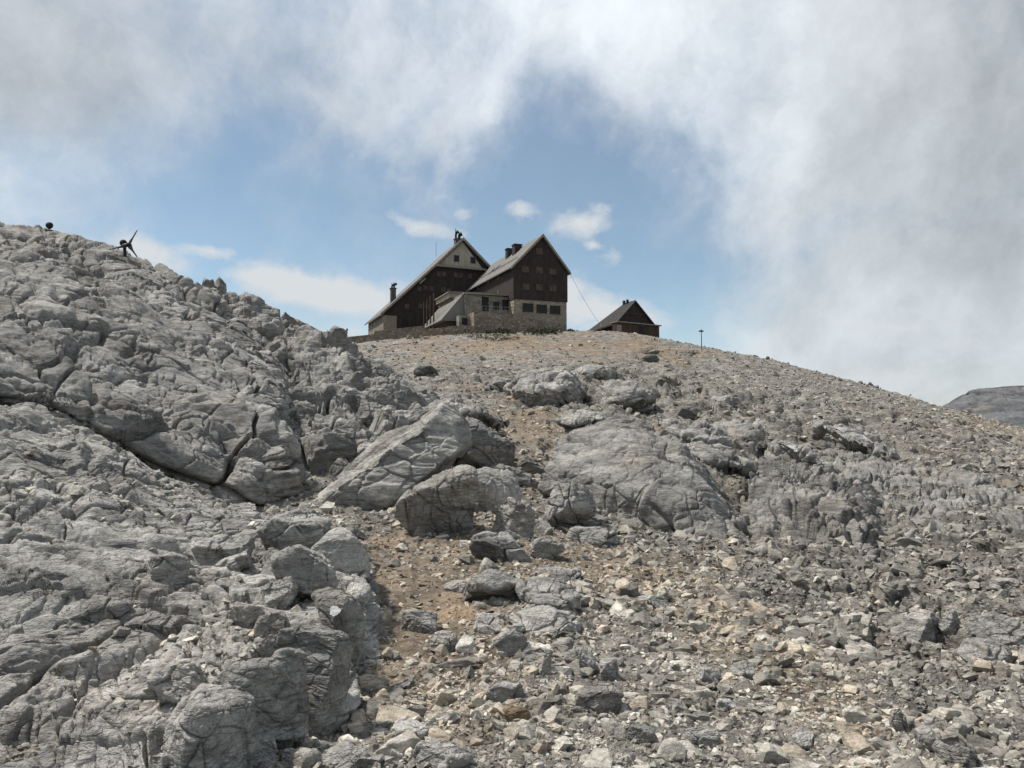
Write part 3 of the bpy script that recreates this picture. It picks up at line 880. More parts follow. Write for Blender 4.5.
def hull(seed, n, box=.6):
    rg_ = np.random.default_rng(seed)
    p_ = rg_.uniform(-1, 1, (n, 3)); p_ /= (np.abs(p_) ** 4).sum(1)[:, None] ** .25
    p_ *= rg_.uniform(.75, 1, (n, 1))
    bm = bmesh.new()
    for q in p_: bm.verts.new(tuple(q))
    r_ = bmesh.ops.convex_hull(bm, input=bm.verts)
    bmesh.ops.delete(bm, geom=[g for g in bm.verts if not g.link_faces], context='VERTS')
    bmesh.ops.triangulate(bm, faces=bm.faces); bm.verts.index_update()
    bmesh.ops.recalc_face_normals(bm, faces=bm.faces)
    v = np.array([tuple(x.co) for x in bm.verts]); f = np.array([[y.index for y in x.verts] for x in bm.faces]); bm.free()
    return v, f


def unit(vf):
    v, f = vf
    v = v - (v.max(0) + v.min(0)) / 2
    return v / np.abs(v).max(), f


PROT = [unit(hull(900 + k, 13)) for k in range(40)]
PROTL = [unit(hull(1950 + k, 8)) for k in range(30)]
PROTM = [unit(rock_shape(5, 980 + k, 5.0, 9, .36, .75, 190)) for k in range(16)]


def randrot(n, rg):
    q = rg.normal(size=(n, 4)); q /= np.linalg.norm(q, axis=1)[:, None]
    w, x, y, z = q.T
    return np.stack([1 - 2 * (y * y + z * z), 2 * (x * y - w * z), 2 * (x * z + w * y), 2 * (x * y + w * z), 1 - 2 * (x * x + z * z), 2 * (y * z - w * x),
                     2 * (x * z - w * y), 2 * (y * z + w * x), 1 - 2 * (x * x + y * y)], -1).reshape(n, 3, 3)


def pick(surf, n, rg, dens, ymax=800):
    """random vertices of a surface grid, even per area as seen"""
    H, Wd = surf.shape[:2]
    i = rg.integers(1, H - 1, n); j = rg.integers(1, Wd - 1, n)
    P = surf[i, j]
    px, py = project(P)
    ok = (px > -260) & (px < 1300) & (py < ymax) & (P[:, 1] < 135) & (rg.random(n) < dens(px, py, P))
    i, j = i[ok], j[ok]
    a = surf[i + 1, j] - surf[i - 1, j]; b = surf[i, j + 1] - surf[i, j - 1]
    nn = np.cross(a, b); nn /= np.linalg.norm(nn, axis=1)[:, None] + 1e-9
    nn *= np.sign(nn[:, 2:3] + 1e-9)
    return surf[i, j], nn, px[ok], py[ok]


def screed(px, py, P):
    """how stony the spot is"""
    near = .9 - .75 * blob(px, py, 415, 610, 75, 60) - .6 * blob(px, py, 480, 340, 160, 20) - .4 * blob(px, py, 650, 350, 110, 14) - .4 * blob(px, py, 520, 425, 60, 22)
    return np.clip(near, .30, 1)


def stone_batch(surf, n, rg, dens, sizes, tries=1.0, zsq=.62):
    P, nn, px, py = pick(surf, n, rg, dens)
    Y = P[:, 1]
    med = np.interp(Y, [4, 7, 12, 25, 60, 120], sizes)
    s = med * np.exp(rg.normal(0, .42, len(Y)))
    return P, nn, px, py, Y, s


def merge(name, P, s, protos, rg, tints):
    V_, F_, T_, o = [], [], [], 0
    k = rg.integers(0, len(protos), len(P))
    for q, (pv, pf) in enumerate(protos):
        m = np.where(k == q)[0]
        if not len(m): continue
        Rm = randrot(len(m), rg)
        sc = np.stack([rg.uniform(.8, 1.25, len(m)), rg.uniform(.55, 1.0, len(m)), rg.uniform(.45, .8, len(m))], -1)
        v = pv[None] * sc[:, None, :]
        # lie mostly flat: half of the tumble only
        v = np.einsum('nij,nvj->nvi', Rm, v)
        v[..., 2] *= .8
        v = v * s[m][:, None, None] + P[m][:, None, :]
        V_.append(v.reshape(-1, 3)); F_.append((pf[None] + (np.arange(len(m)) * len(pv))[:, None, None] + o).reshape(-1, 3))
        T_.append(np.repeat(tints[m], len(pv))); o += len(m) * len(pv)
    me = mesh_from(name, np.concatenate(V_), np.concatenate(F_), M_STONE, smooth=False)
    attr(me, 'tint', np.concatenate(T_))
    return me


rg = np.random.default_rng(99)
tabs = []
P1_ = stone_batch(ground, 205000, rg, screed, [2.6, 2.4, 2.0, 1.6, 1.3, 1.05])
big_d = lambda px, py, P: np.clip((screed(px, py, P) - .22) * (1 - .9 * blob(px, py, 425, 605, 105, 80)) * (1 - .6 * blob(px, py, 640, 590, 120, 30, -25)) * (.25 + .9 * (noise((P / np.array([2.2, 2.2, 2.2])).astype(np.float32), 800) > .0)), 0, 1)
P2_ = stone_batch(ground, 38000, rg, big_d, [8, 6.8, 5.0, 3.4, 2.3, 1.6])
P3_ = stone_batch(PL0, 6500, rg, lambda px, py, P: .10 + .9 * (blob(px, py, 215, 640, 110, 40, 25) + blob(px, py, 130, 500, 90, 20)), [3.6, 3, 2.6, 2, 1, 1])
allP = np.concatenate([P1_[0], P2_[0], P3_[0]]); alln = np.concatenate([P1_[1], P2_[1], P3_[1]])
allpx = np.concatenate([P1_[2], P2_[2], P3_[2]]); allpy = np.concatenate([P1_[3], P2_[3], P3_[3]])
alls = np.concatenate([P1_[5], P2_[5], P3_[5]])
allY = allP[:, 1]
alls = np.minimum(alls, np.interp(allY, [4, 8, 20, 60], [21, 15, 9, 4.5]))
rad = alls * allY / F
allP = allP + alln * (rad * rg.uniform(-.25, .25, len(rad)))[:, None]
sm = np.clip(soilmask(allpx, allpy), 0, 1)
t = rg.random(len(allP))
tint = np.where(rg.random(len(t)) < .42 * sm + .05, .86 + rg.normal(0, .02, len(t)), t * .78)
fresh = np.clip(blob(allpx, allpy, 560, 720, 330, 110) + .5 * blob(allpx, allpy, 420, 620, 80, 80) + .35 * blob(allpx, allpy, 900, 740, 260, 60) + .9 * ((allpx < 360) & (allpy > 440) & (allpy < 720)), 0, 1)
tint = np.where(tint < .8, tint * (.62 + .45 * fresh), tint)
tint = np.where(rg.random(len(t)) < .008 + .025 * fresh, 1.0, np.clip(tint, 0, 1))
# the largest ones in view are stones of their own
vis = (allpx > 5) & (allpx < 1019) & (allpy > 330) & (allpy < 764)
own = []
gm = {}
order = np.argsort(-np.where(vis, alls, 0))
n_own = 0
for k in order:
    if n_own >= 235: break
    px, py = float(allpx[k]), float(allpy[k])
    h, _ = hitY(px, py)
    if h is None or h.y < allY[k] - .6 - .05 * allY[k]: continue
    own.append(int(k)); n_own += 1


def spot(px, py):
    if px < 370 and py > 470: return 'small pale stone among the rubble on the lower left ledge', 'loose stones on the lower left ledge'
    if py > 690: return ('pale angular stone in the coarse scree along the bottom edge, left of centre', 'scree stones along the bottom left of centre') if px < 512 else \
        ('grey angular stone in the coarse scree along the bottom edge, centre right', 'scree stones along the bottom, centre right') if px < 768 else \
        ('grey angular stone in the coarse scree at the lower right corner', 'scree stones at the lower right corner')
    if px < 600: return 'loose stone lying around the brown gravel path', 'loose stones around the gravel path'
    if px < 800: return 'loose tan or grey stone on the scree below the smooth rock face', 'loose stones below the smooth rock face'
    return 'loose grey stone on the right hand scree between the outcrops', 'loose stones on the right hand scree'


for k in own:
    v, f = PROTM[k % len(PROTM)]
    rr_ = np.random.default_rng(k)
    v = (v * np.array([rr_.uniform(.9, 1.3), rr_.uniform(.6, 1), rr_.uniform(.5, .8)])) @ randrot(1, rr_)[0].T
    v[:, 2] *= .8
    r_ = rad[k]; v = v * r_
    n_ = sphere_normals(v, f)
    v = v + n_ * (rockdisp(v + allP[k], max(r_, .04), .35, (20, 30, k % 90), 1.4, k % 50, strata=.5, fine=3, scales=[(1.1, .06, .05, .05)]))[:, None]
    me = mesh_from('stone', v, f, M_STONE)
    attr(me, 'tint', np.full(len(v), tint[k]))
    o = link('stone', me); o.location = allP[k]
    l_, g_ = spot(allpx[k], allpy[k])
    tag(o, l_, 'stone', g_)
rest = np.ones(len(allP), bool); rest[own] = False
bigm = rest & (alls > 4.2); smallm = rest & ~bigm
meA = merge('scree', allP[bigm], rad[bigm], PROT, rg, tint[bigm])
meB = merge('scree_b', allP[smallm], rad[smallm], PROTL, rg, tint[smallm])
# join both into the one scree object
va = np.empty(len(meA.vertices) * 3, np.float32); meA.vertices.foreach_get('co', va)
vb = np.empty(len(meB.vertices) * 3, np.float32); meB.vertices.foreach_get('co', vb)
fa = np.empty(len(meA.loops), np.int32); meA.loops.foreach_get('vertex_index', fa)
fb = np.empty(len(meB.loops), np.int32); meB.loops.foreach_get('vertex_index', fb)
ta = np.empty(len(meA.vertices), np.float32); meA.attributes['tint'].data.foreach_get('value', ta)
tb = np.empty(len(meB.vertices), np.float32); meB.attributes['tint'].data.foreach_get('value', tb)
me = mesh_from('loose_scree', np.concatenate([va, vb]).reshape(-1, 3), np.concatenate([fa, fb + len(ta)]).reshape(-1, 3), M_STONE, smooth=False)
attr(me, 'tint', np.concatenate([ta, tb]))
bpy.data.meshes.remove(meA); bpy.data.meshes.remove(meB)
o = tag(link('loose_scree', me), 'small grey and tan broken stones strewn over the whole slope', 'scree', kind='stuff')
print('scree stones', len(allP), 'own', len(own))
# ------------------------------------------------------------------ houses
def boxv(x0, x1, y0, y1, z0, z1):
    v = [(x0, y0, z0), (x1, y0, z0), (x1, y1, z0), (x0, y1, z0), (x0, y0, z1), (x1, y0, z1), (x1, y1, z1), (x0, y1, z1)]
    f = [(0, 3, 2, 1), (4, 5, 6, 7), (0, 1, 5, 4), (1, 2, 6, 5), (2, 3, 7, 6), (3, 0, 4, 7)]
    return v, f


def join(parts):
    V_, F_ = [], []
    for v, f in parts:
        o = len(V_); V_ += list(v); F_ += [tuple(i + o for i in q) for q in f]
    return V_, F_


def prism(poly, y0, y1):
    """polygon in (x,z) pushed along y"""
    n = len(poly)
    v = [(x, y0, z) for x, z in poly] + [(x, y1, z) for x, z in poly]
    f = [tuple(range(n)), tuple(range(2 * n - 1, n - 1, -1))] + [(i, i + n, (i + 1) % n + n, (i + 1) % n) for i in range(n)]
    return v, f


def prismz(poly, z0, z1):
    n = len(poly)
    v = [(x, y, z0) for x, y in poly] + [(x, y, z1) for x, y in poly]
    f = [tuple(range(n - 1, -1, -1)), tuple(range(n, 2 * n))] + [(i, (i + 1) % n, (i + 1) % n + n, i + n) for i in range(n)]
    return v, f


def tube(pts, r, n=8):
    V_, F_ = [], []
    pts = [Vector(p) for p in pts]
    for k, p in enumerate(pts):
        d = (pts[min(k + 1, len(pts) - 1)] - pts[max(k - 1, 0)]).normalized()
        a = d.orthogonal().normalized(); b = d.cross(a)
        rr_ = r[k] if isinstance(r, (list, tuple)) else r
        for i in range(n):
            t_ = 2 * math.pi * i / n
            V_.append(tuple(p + a * math.cos(t_) * rr_ + b * math.sin(t_) * rr_))
        if k:
            for i in range(n):
                j = (i + 1) % n
                F_.append(((k - 1) * n + i, (k - 1) * n + j, k * n + j, k * n + i))
    F_.append(tuple(range(n - 1, -1, -1))); m = (len(pts) - 1) * n; F_.append(tuple(m + i for i in range(n)))
    return V_, F_


def part(name, vf, mat, parent, label=None, smooth=False):
    me = mesh_from(name, vf[0], list(vf[1]), mat, smooth=smooth)
    bm = bmesh.new(); bm.from_mesh(me); bmesh.ops.recalc_face_normals(bm, faces=bm.faces); bm.to_mesh(me); bm.free()
    o = link(name, me, parent)
    if label: o['label'] = label
    return o


def empty(name, loc, rz, label, cat, group=None):
    o = bpy.data.objects.new(name, None); COL.objects.link(o)
    o.location = loc; o.rotation_euler = (0, 0, rz); o.empty_display_size = .5
    return tag(o, label, cat, group)


def frame(px, Y, rz, pybase):
    """origin of a house and a function turning pixels on its front plane to local (x,z)"""
    o = V3(px, pybase, Y)
    gx, gy = math.cos(rz), math.sin(rz)

    def on(px, py, yb=0.0):
        d = V3(px, py, 1.0) - Vector((0, 0, CAMZ))
        # plane through o + yb*normal
        nx, ny = -gy, gx
        q = o + Vector((nx, ny, 0)) * yb
        t_ = ((q.x) * nx + (q.y) * ny) / (d.x * nx + d.y * ny)
        P_ = Vector((0, 0, CAMZ)) + d * t_
        return (P_.x - q.x) * gx + (P_.y - q.y) * gy, P_.z - o.z
    return o, on


def window(parent, x, z, w_, h_, y, mat_shut, frame_mat=None, label=None, pane=None, face='F'):
    """window on the front plane (local y): frame standing 4 cm proud, shutter or glass inside it"""
    t_ = .07
    fr = join([boxv(x - w_ / 2 - t_, x + w_ / 2 + t_, y - .06, y + .02, z + h_ / 2, z + h_ / 2 + t_), boxv(x - w_ / 2 - t_, x + w_ / 2 + t_, y - .09, y + .02, z - h_ / 2 - t_, z - h_ / 2),
               boxv(x - w_ / 2 - t_, x - w_ / 2, y - .06, y + .02, z - h_ / 2, z + h_ / 2), boxv(x + w_ / 2, x + w_ / 2 + t_, y - .06, y + .02, z - h_ / 2, z + h_ / 2)])
    o = part('window', fr, frame_mat or M_WOOD2, parent, label)
    if pane == 'glass':
        part('pane', join([boxv(x - w_ / 2, x + w_ / 2, y - .012, y + .01, z - h_ / 2, z + h_ / 2), boxv(x - .025, x + .025, y - .03, y - .013, z - h_ / 2, z + h_ / 2)]), mat_shut, o)
    else:
        a = .012
        part('shutter', join([boxv(x - w_ / 2, x - a, y - .04, y + .01, z - h_ / 2, z + h_ / 2), boxv(x + a, x + w_ / 2, y - .04, y + .01, z - h_ / 2, z + h_ / 2)]), mat_shut, o)
    return o


def roof_slab(pts, y0, y1, th):
    """pts: (x,z) profile line; slab of thickness th above it"""
    n = len(pts)
    up = [(x, z + th) for x, z in pts]
    return prism(list(pts) + up[::-1], y0, y1)


# ---- right hand gabled house
rzA = math.atan2(.364, .931)
oA, onA = frame(513.9, 118.0, rzA, 326)
A = empty('mountain_house', oA, rzA, 'dark shingled gabled house with pale stone ground floor, right of the pair on the hilltop', 'house')
xr, _ = onA(566.6, 300); LA = 21.5
_, zc = onA(513.9, 298.8); _, zl = onA(514.3, 265.0); _, zr_ = onA(569, 271.0)
xa, za = onA(541.7, 236.6)
zb = -2.2
print('A', xr, zc, zl, zr_, xa, za)
part('stone_base', prism([(0, zb), (xr, zb), (xr, zc - .02), (0, zc - .02)], 0, LA), M_STONEP, A)
part('wall', prism([(-.12, zc), (xr + .12, zc), (xr + .12, zr_ - .1), (xa, za - .25), (-.12, zl - .05)], -.12, LA + .1), M_WOOD, A)
ov = .65
sl = (za - zl) / xa; sr = (za - zr_) / (xr - xa)
part('roof', roof_slab([(-ov, zl - ov * sl), (xa, za), (xr + ov * .8, zr_ - ov * .8 * sr)], -.55, LA + .6, .28), M_ROOF, A)
part('bargeboard', join([prism([(-ov, zl - ov * sl - .12), (xa, za - .14), (xa, za + .34), (-ov, zl - ov * sl + .3)], -.62, -.553),
                         prism([(xa + .01, za - .14), (xr + ov * .8, zr_ - ov * .8 * sr - .12), (xr + ov * .8, zr_ - ov * .8 * sr + .3), (xa + .01, za + .34)], -.62, -.553)]), M_TRIM, A)
part('gutter', tube([(-ov - .06, -.4, zl - ov * sl + .05), (-ov - .06, LA + .3, zl - ov * sl + .05)], .09), M_IRON, A)
for (a, b) in ((525, 269.5), (539, 270.5), (552.5, 272), (525.5, 287), (539, 287.5), (552.5, 288.5), (539, 251.5)):
    x, z = onA(a, b)
    window(A, x, z, 1.15, .95, -.12, M_SHUT, M_WOOD2)
for (a, b) in ((527.9, 307.7), (541.7, 309), (555, 310)):
    x, z = onA(a, b)
    o = window(A, x, z, 1.7, 1.25, 0, M_GLASS, M_SHUT2, pane='glass')
for i, (yy, hh, ww) in enumerate(((8.0, 1.25, .62), (11.6, 1.35, .5))):
    part('chimney', join([boxv(xa - 1.0 - ww, xa - 1.0 + ww, yy - ww, yy + ww, za - 3.0, za - 1.0 + hh), boxv(xa - 1.0 - ww - .1, xa - 1.0 + ww + .1, yy - ww - .1, yy + ww + .1, za - 1.0 + hh, za - .82 + hh)]), M_SOOT, A)
for yy in (6, 11, 16):      # side windows under the eave
    for zz in (zc + 1.4, zc + 4.2):
        o = part('window', boxv(-.17, -.1, yy, yy + 1.1, zz, zz + 1.1), M_SHUT2, A)
# skylight on the left slope
for yy in (11.5, 14):
    xs = 1.6
    zz = zl + xs * sl
    part('skylight', prism([(xs - .5, zz - .5 * sl + .29), (xs + .5, zz + .5 * sl + .29), (xs + .5, zz + .5 * sl + .37), (xs - .5, zz - .5 * sl + .37)], yy, yy + .9), M_GLASS, A)
part('snow_guard', join([tube([(1.0, 1, zl + 1.0 * sl + .45), (1.0, LA - 1, zl + 1.0 * sl + .45)], .05)]), M_IRON, A)

# ---- left hand big house
oB, onB = frame(381.7, 134.0, rzA, 330)
Bh = empty('mountain_house', oB, rzA, 'larger dark house with a long pale roof sweeping down left and a pale gable top', 'house')
LB = 13.6
_, z0 = onB(381.7, 313.8)
xk, zk = onB(434.5, 266.5)
xb, zbp = onB(462.3, 240.2)
xe, ze = onB(492.5, 271.5)
print('B', z0, xk, zk, xb, zbp, xe, ze)
xs1, zs1 = onB(396.5, 316.5)
part('wall', prism([(.4, -2), (xe - .3, -2), (xe - .3, ze - .1), (xb, zbp - .3), (xk, zk - .2), (.4, z0 + .1)], 0, LB), M_WOOD, Bh)
part('stone_base', prism([(0.25, -2.1), (xs1, -2.1), (xs1, zs1), (2.6, zs1 + .1), (.25, z0 - .25)], -.14, -.003), M_STONEP, Bh)
part('side_wall', boxv(.25, .397, .0, LB, -2.1, z0 + .1), M_STONEW, Bh)
for yy in (2.2, 4.6, 6.4, 9.5):
    w_o = part('window', join([boxv(.2, .247, yy - .35, yy + .35, z0 - 1.5, z0 - .45)]), M_GLASS, Bh)
px1, pz1 = onB(436.5, 265.8); px2, pz2 = onB(483.5, 270.5)
part('gable_cladding', prism([(px1 + .1, pz1), (px2, pz1 - .1), (xb + .02, zbp - .35)], -.16, -.003), M_GABLE, Bh)
part('pent_eave', prism([(px1 - .3, pz1 - .18), (px2 + .3, pz1 - .3), (px2 + .3, pz1 + .02), (px1 - .3, pz1 + .14)], -.75, -.165), M_TRIM, Bh)
s1 = (zk - z0) / xk
part('roof', roof_slab([(-.35, z0 - .35 * s1), (xk, zk), (xb, zbp), (xe + .4, ze - .4)], -.7, LB + .7, .32), M_ROOF, Bh)
part('bargeboard', join([prism([(-.35, z0 - .35 * s1 - .15), (xk, zk - .15), (xk, zk + .34), (-.35, z0 - .35 * s1 + .34)], -.78, -.703),
                         prism([(xk + .01, zk - .15), (xb, zbp - .15), (xb, zbp + .38), (xk + .01, zk + .34)], -.78, -.703),
                         prism([(xb + .01, zbp - .15), (xe + .4, ze - .55), (xe + .4, ze - .06), (xb + .01, zbp + .38)], -.78, -.703)]), M_TRIM, Bh)
xq, zq = onB(421, 279)
for (a, b) in ((456.3, 258.7), (472.8, 260.5)):
    x, z = onB(a, b); window(Bh, x, z, .95, 1.15, -.16, M_GLASS, M_TRIM, pane='glass')
for (a, b, m_) in ((439, 274, M_SHUT), (444, 274, M_SHUT2), (456, 275, M_SHUT2), (461, 275.5, M_SHUT), (470, 276, M_SHUT2), (419.3, 288.5, M_SHUT2), (425.5, 288, M_SHUT), (431.5, 289, M_SHUT),
                   (443.5, 290, M_SHUT2), (407, 306.5, M_SHUT2), (420.5, 306, M_SHUT2), (427, 306.5, M_SHUT2), (449, 291, M_SHUT2)):
    x, z = onB(a, b); window(Bh, x, z, .75, .85, 0, m_, M_WOOD2)
x, z = onB(405, 325)
part('door', join([boxv(x - .55, x + .55, -.07, -.003, z - 1.1, z + 1.0)]), M_DARK, Bh)
x1, z1 = onB(423, 281.5); x2, z2 = onB(419, 284)
part('eave_bracket', prism([(x2, z2 - .2), (x1 + .3, z1 + .3), (x1 + .3, z1 + .6), (x2, z2 + .25)], -.65, -.02), M_TRIM, Bh)


def cowl_chimney(parent, x, y, z, h, w_, caps):
    c_ = part('chimney', join([boxv(x - w_, x + w_, y - w_, y + w_, z - 2.2, z + h), boxv(x - w_ - .12, x + w_ + .12, y - w_ - .12, y + w_ + .12, z + h, z + h + .16)]), M_DCONC, parent)
    for (dx, hh, r_) in caps:
        # curved tin wind cowl on a flue pipe
        pts = [(x + dx, y, z + h + .16), (x + dx, y, z + h + hh * .6), (x + dx + .12, y, z + h + hh * .85), (x + dx + .42, y, z + h + hh)]
        part('cowl', join([tube(pts, [r_, r_, r_ * 1.35, r_ * 1.7]), tube([(x + dx - .05, y, z + h + hh * .7), (x + dx - .05, y, z + h + hh * 1.35)], r_ * .35)]), M_DARK, c_, smooth=True)


cowl_chimney(Bh, xb - .2, 2.2, zbp - .5, 1.1, .55, ((-.35, 1.5, .2), (.3, 1.1, .26)))
xc, zcx = onB(397, 293)
cowl_chimney(Bh, xc + .3, 4.5, zcx + .6, .9, .45, ((-.2, .8, .16), (.2, 1.0, .16)))
x, z = onB(447, 248)
part('lightning_rod', tube([(x - 1.2, 3, z - 1), (x - 1.2, 3, z + 1.6)], .035), M_IRON, Bh)

# ---- annex between the two houses
oC, onC = frame(465.5, 117.2, rzA, 326)
Cx = empty('annex', oC, rzA, 'low pale annex with sheet metal side and terrace door, tucked between the two dark houses', 'building')
xw, _ = onC(512.6, 300)
_, zt = onC(467, 293.8); _, zt2 = onC(512, 291); _, zf = onC(470, 312)
_, zlow = onC(450, 320)
xll, _ = onC(443, 320)
zt = min(zt, zt2)
print('C', xw, zt, zf, xll, zlow)
part('wall', prism([(0, -2), (xw, -2), (xw, zt), (0, zt)], .35, 14), M_CONC, Cx)
part('roof', prism([(-.25, zt), (xw - .02, zt + .12), (xw - .02, zt + .3), (-.25, zt + .18)], .0, 14.2), M_TRIM, Cx)
part('metal_slope', prism([(-.26, zt - .05), (-.02, zt - .05), (-.02, zlow), (xll, zlow), (xll, zlow + .15)], .8, 13), M_ROOF, Cx)
part('lower_wall', prism([(xll + .9, -2), (-.01, -2), (-.01, zlow - .01), (xll + .9, zlow - .01)], 1.2, 12.5), M_WOOD2, Cx)
part('upper_roof', prism([(-1.2, zt + 1.0), (xw - 1.2, zt + 1.25), (xw - 1.2, zt + 1.45), (-1.2, zt + 1.15)], 5.2, 14), M_TRIM, Cx)
part('upper_wall', prism([(-.9, zt + .31), (xw - 1.3, zt + .31), (xw - 1.3, zt + 1.24), (-.9, zt + .99)], 5.6, 13.5), M_GABLE, Cx)
for k in range(4):
    yy = 5.8 + k * 2.0
    part('post', boxv(xll + .1, xll + .3, yy, yy + .2, -.5, zt + .9 - k * .15), M_WOOD2, Cx)
x, z = onC(485.9, 303.5)
d_ = part('door', join([boxv(x - .55, x + .55, .29, .347, z - 1.15, z + 1.1)]), M_DARK, Cx)
part('handle', tube([(x + .4, .25, z), (x + .4, .25, z + .16)], .03), M_IRON, d_)
for (a, b, ww, hh) in ((497, 305.5, .85, 1.15), (506.5, 304.5, .95, 1.4)):
    x, z = onC(a, b); window(Cx, x, z, ww, hh, .35, M_GLASS, M_DARK, pane='glass')
# lower porch block
lx0, lz0 = onC(459, 330, -1.2); lx1, lz1 = onC(472.5, 316, -1.2)
part('porch', prism([(lx0, -1.6), (lx1, -1.6), (lx1, lz1), (lx0, lz1)], -1.2, .34), M_CONC, Cx)
x, z = onC(464.5, 321.3, -1.2); window(Cx, x, z, .7, .85, -1.2, M_GLASS, M_DARK, pane='glass')
x, z = onC(473.0, 321.5, -1.2)
part('side_door', boxv(lx1 + .004, lx1 + .3, -1.1, .2, -1.2, lz1 - .3), M_WOOD2, Cx)

# ---- stone terrace in front
oT, onT = frame(474.0, 114.3, rzA, 330)
tx1, _ = onT(567.2, 330); _, tz = onT(474, 311.8)
Te = empty('stone_terrace', oT, rzA, 'rubble stone terrace wall carrying the balcony in front of the right hand house', 'terrace')
_, tz2 = onT(520, 316)
xm, _ = onT(515.5, 315)
part('wall', join([prism([(0, -2.5), (xm, -2.5), (xm, tz), (0, tz)], 0, 3.3)]), M_STONEW, Te)
part('low_wall', prism([(xm + .003, -2.5), (tx1, -2.5), (tx1, tz2 - .9), (xm + .003, tz2)], .35, 3.0), M_STONEW, Te)
bars = [tube([(.1, .12, tz + 1.0), (xm, .12, tz + 1.0)], .035), tube([(.1, .12, tz + .5), (xm, .12, tz + .5)], .02)]
k = 0.1
while k < xm:
    bars.append(tube([(k, .12, tz), (k, .12, tz + 1.0)], .03)); k += .62
part('railing', join(bars), M_IRON, Te)

# ---- long retaining wall at the left
W0 = V3(343, 339, 118); W1 = V3(475, 327.5, 113.2); 
rzw = math.atan2(W1.y - W0.y, W1.x - W0.x); LW = (W1.xy - W0.xy).length
RW = empty('retaining_wall', W0, rzw, 'long low rubble wall edging the hilltop in front of the left hand house', 'wall')
pts = [(0, -2.2), (LW, -2.2)]
top = [(LW, W1.z - W0.z + .3), (LW * .8, W1.z - W0.z + .35), (LW * .79, W1.z - W0.z - .35 + .5), (LW * .62, 1.15), (LW * .61, 1.5), (LW * .25, .95), (LW * .24, .6), (0, .25)]
part('wall', prism(pts + top, 0, 1.1), M_STONEW, RW)
part('coping', join([prism([(LW * .25, .955), (LW * .61, 1.505), (LW * .61, 1.62), (LW * .25, 1.07)], -.08, 1.15)]), M_CONC, RW)

# ---- small hut at the right
rzD = R(23)
oD, onD = frame(616.8, 124.0, rzD, 336.5)
D = empty('hut', oD, rzD, 'small dark wooden hut with steep dark roof and a low lean-to, alone on the ridge', 'hut')
xd, _ = onD(659.3, 335); _, zd1 = onD(617, 322.2); _, zd2 = onD(659, 326.3)
LD = 8.0
print('D', xd, zd1, zd2)
part('lean_to_wall', prism([(0, -2.5), (xd, -2.5), (xd, zd2), (0, zd1)], 0, 1.4), M_WOOD2, D)
part('lean_to_roof', prism([(-.1, zd1 + .01), (xd + .25, zd2 + .01), (xd + .25, zd2 + .17), (-.1, zd1 + .17)], -.35, 1.9), M_TRIM, D)
ax, az = onD(634.2, 300.3, 1.4); lx, lz = onD(615.3, 321.6, 1.4); rx_, rz_ = onD(653.5, 324.4, 1.4)
part('wall', prism([(lx + .2, -2.5), (rx_ - .3, -2.5), (rx_ - .3, rz_), (ax, az - .2), (lx + .2, lz)], 1.41, 3.6), M_WOOD, D)
part('rear_wall', boxv(lx + .2, rx_ - .3, 3.61, 1.4 + LD, -2.5, lz - .35), M_WOODY, D)
part('beam', boxv(lx + 1.5, rx_ - 1.3, 1.3, 1.405, lz + 1.35, lz + 1.6), M_WOOD2, D)
sD = (az - lz) / (ax - lx)
# steep roof: full gable in front, hipped at the back
y0_, y1_, y2_ = 1.0, 4.4, 1.4 + LD + .5
top = [(lx - .3, y0_, lz - .3 * sD), (ax, y0_, az), (rx_ + .2, y0_, rz_ - .2), (lx - 1.1, y2_, lz - 1.0), (ax, y1_, az), (rx_ + .4, y2_, rz_ - .9)]
V_ = top + [(a, b, c_ - .22) for a, b, c_ in top]
F_ = [(0, 1, 4, 3), (1, 2, 5, 4), (3, 4, 5), (6, 9, 10, 7), (7, 10, 11, 8), (9, 11, 10), (0, 6, 7, 1), (1, 7, 8, 2), (0, 3, 9, 6), (2, 8, 11, 5), (3, 5, 11, 9)]
part('roof', (V_, F_), M_ROOFD, D)
part('bargeboard', join([prism([(lx - .3, lz - .3 * sD - .2), (ax, az - .2), (ax, az + .08), (lx - .3, lz - .3 * sD + .08)], .93, .997)]), M_IRON, D)
for yy in (2.9, 4.0):
    part('chimney', boxv(ax - .45, ax - .1, yy, yy + .35, az - .8, az + .35), M_SOOT, D)
x, z = onD(641.4, 331)
d_ = part('door', boxv(x - .38, x + .38, -.05, -.003, z - 1.1, zd2 - .25), M_DARK, D)
x, z = onD(619.2, 328)
part('panel', boxv(x - .42, x + .42, -.07, -.004, z - .55, z + .5), M_TRIM, D, 'small pale panel beside the corner')

# ---- guy cable from the eave to the ridge
pa = oA + Matrix.Rotation(rzA, 3, 'Z') @ Vector((xr + ov * .8, -.3, zr_ - .5)); pb = V3(601, 326, 126)
pts = []
for k in range(25):
    t_ = k / 24; q = pa.lerp(pb, t_); q.z -= 1.1 * 4 * t_ * (1 - t_) * .35; pts.append(q - pb)
v, f = tube([tuple(p) for p in pts], .022, 6)
o = link('cable', mesh_from('cable', v, f, M_IRON)); o.location = pb
tag(o, 'thin sagging cable running from the right house eave down to the ridge', 'cable')
# stay post of the cable
v, f = tube([(0, 0, -1), (0, 0, .25)], .06, 8)
o = link('stay_post', mesh_from('stay_post', v, f, M_IRON)); o.location = pb
tag(o, 'short metal stay post holding the lower end of the thin cable', 'post')

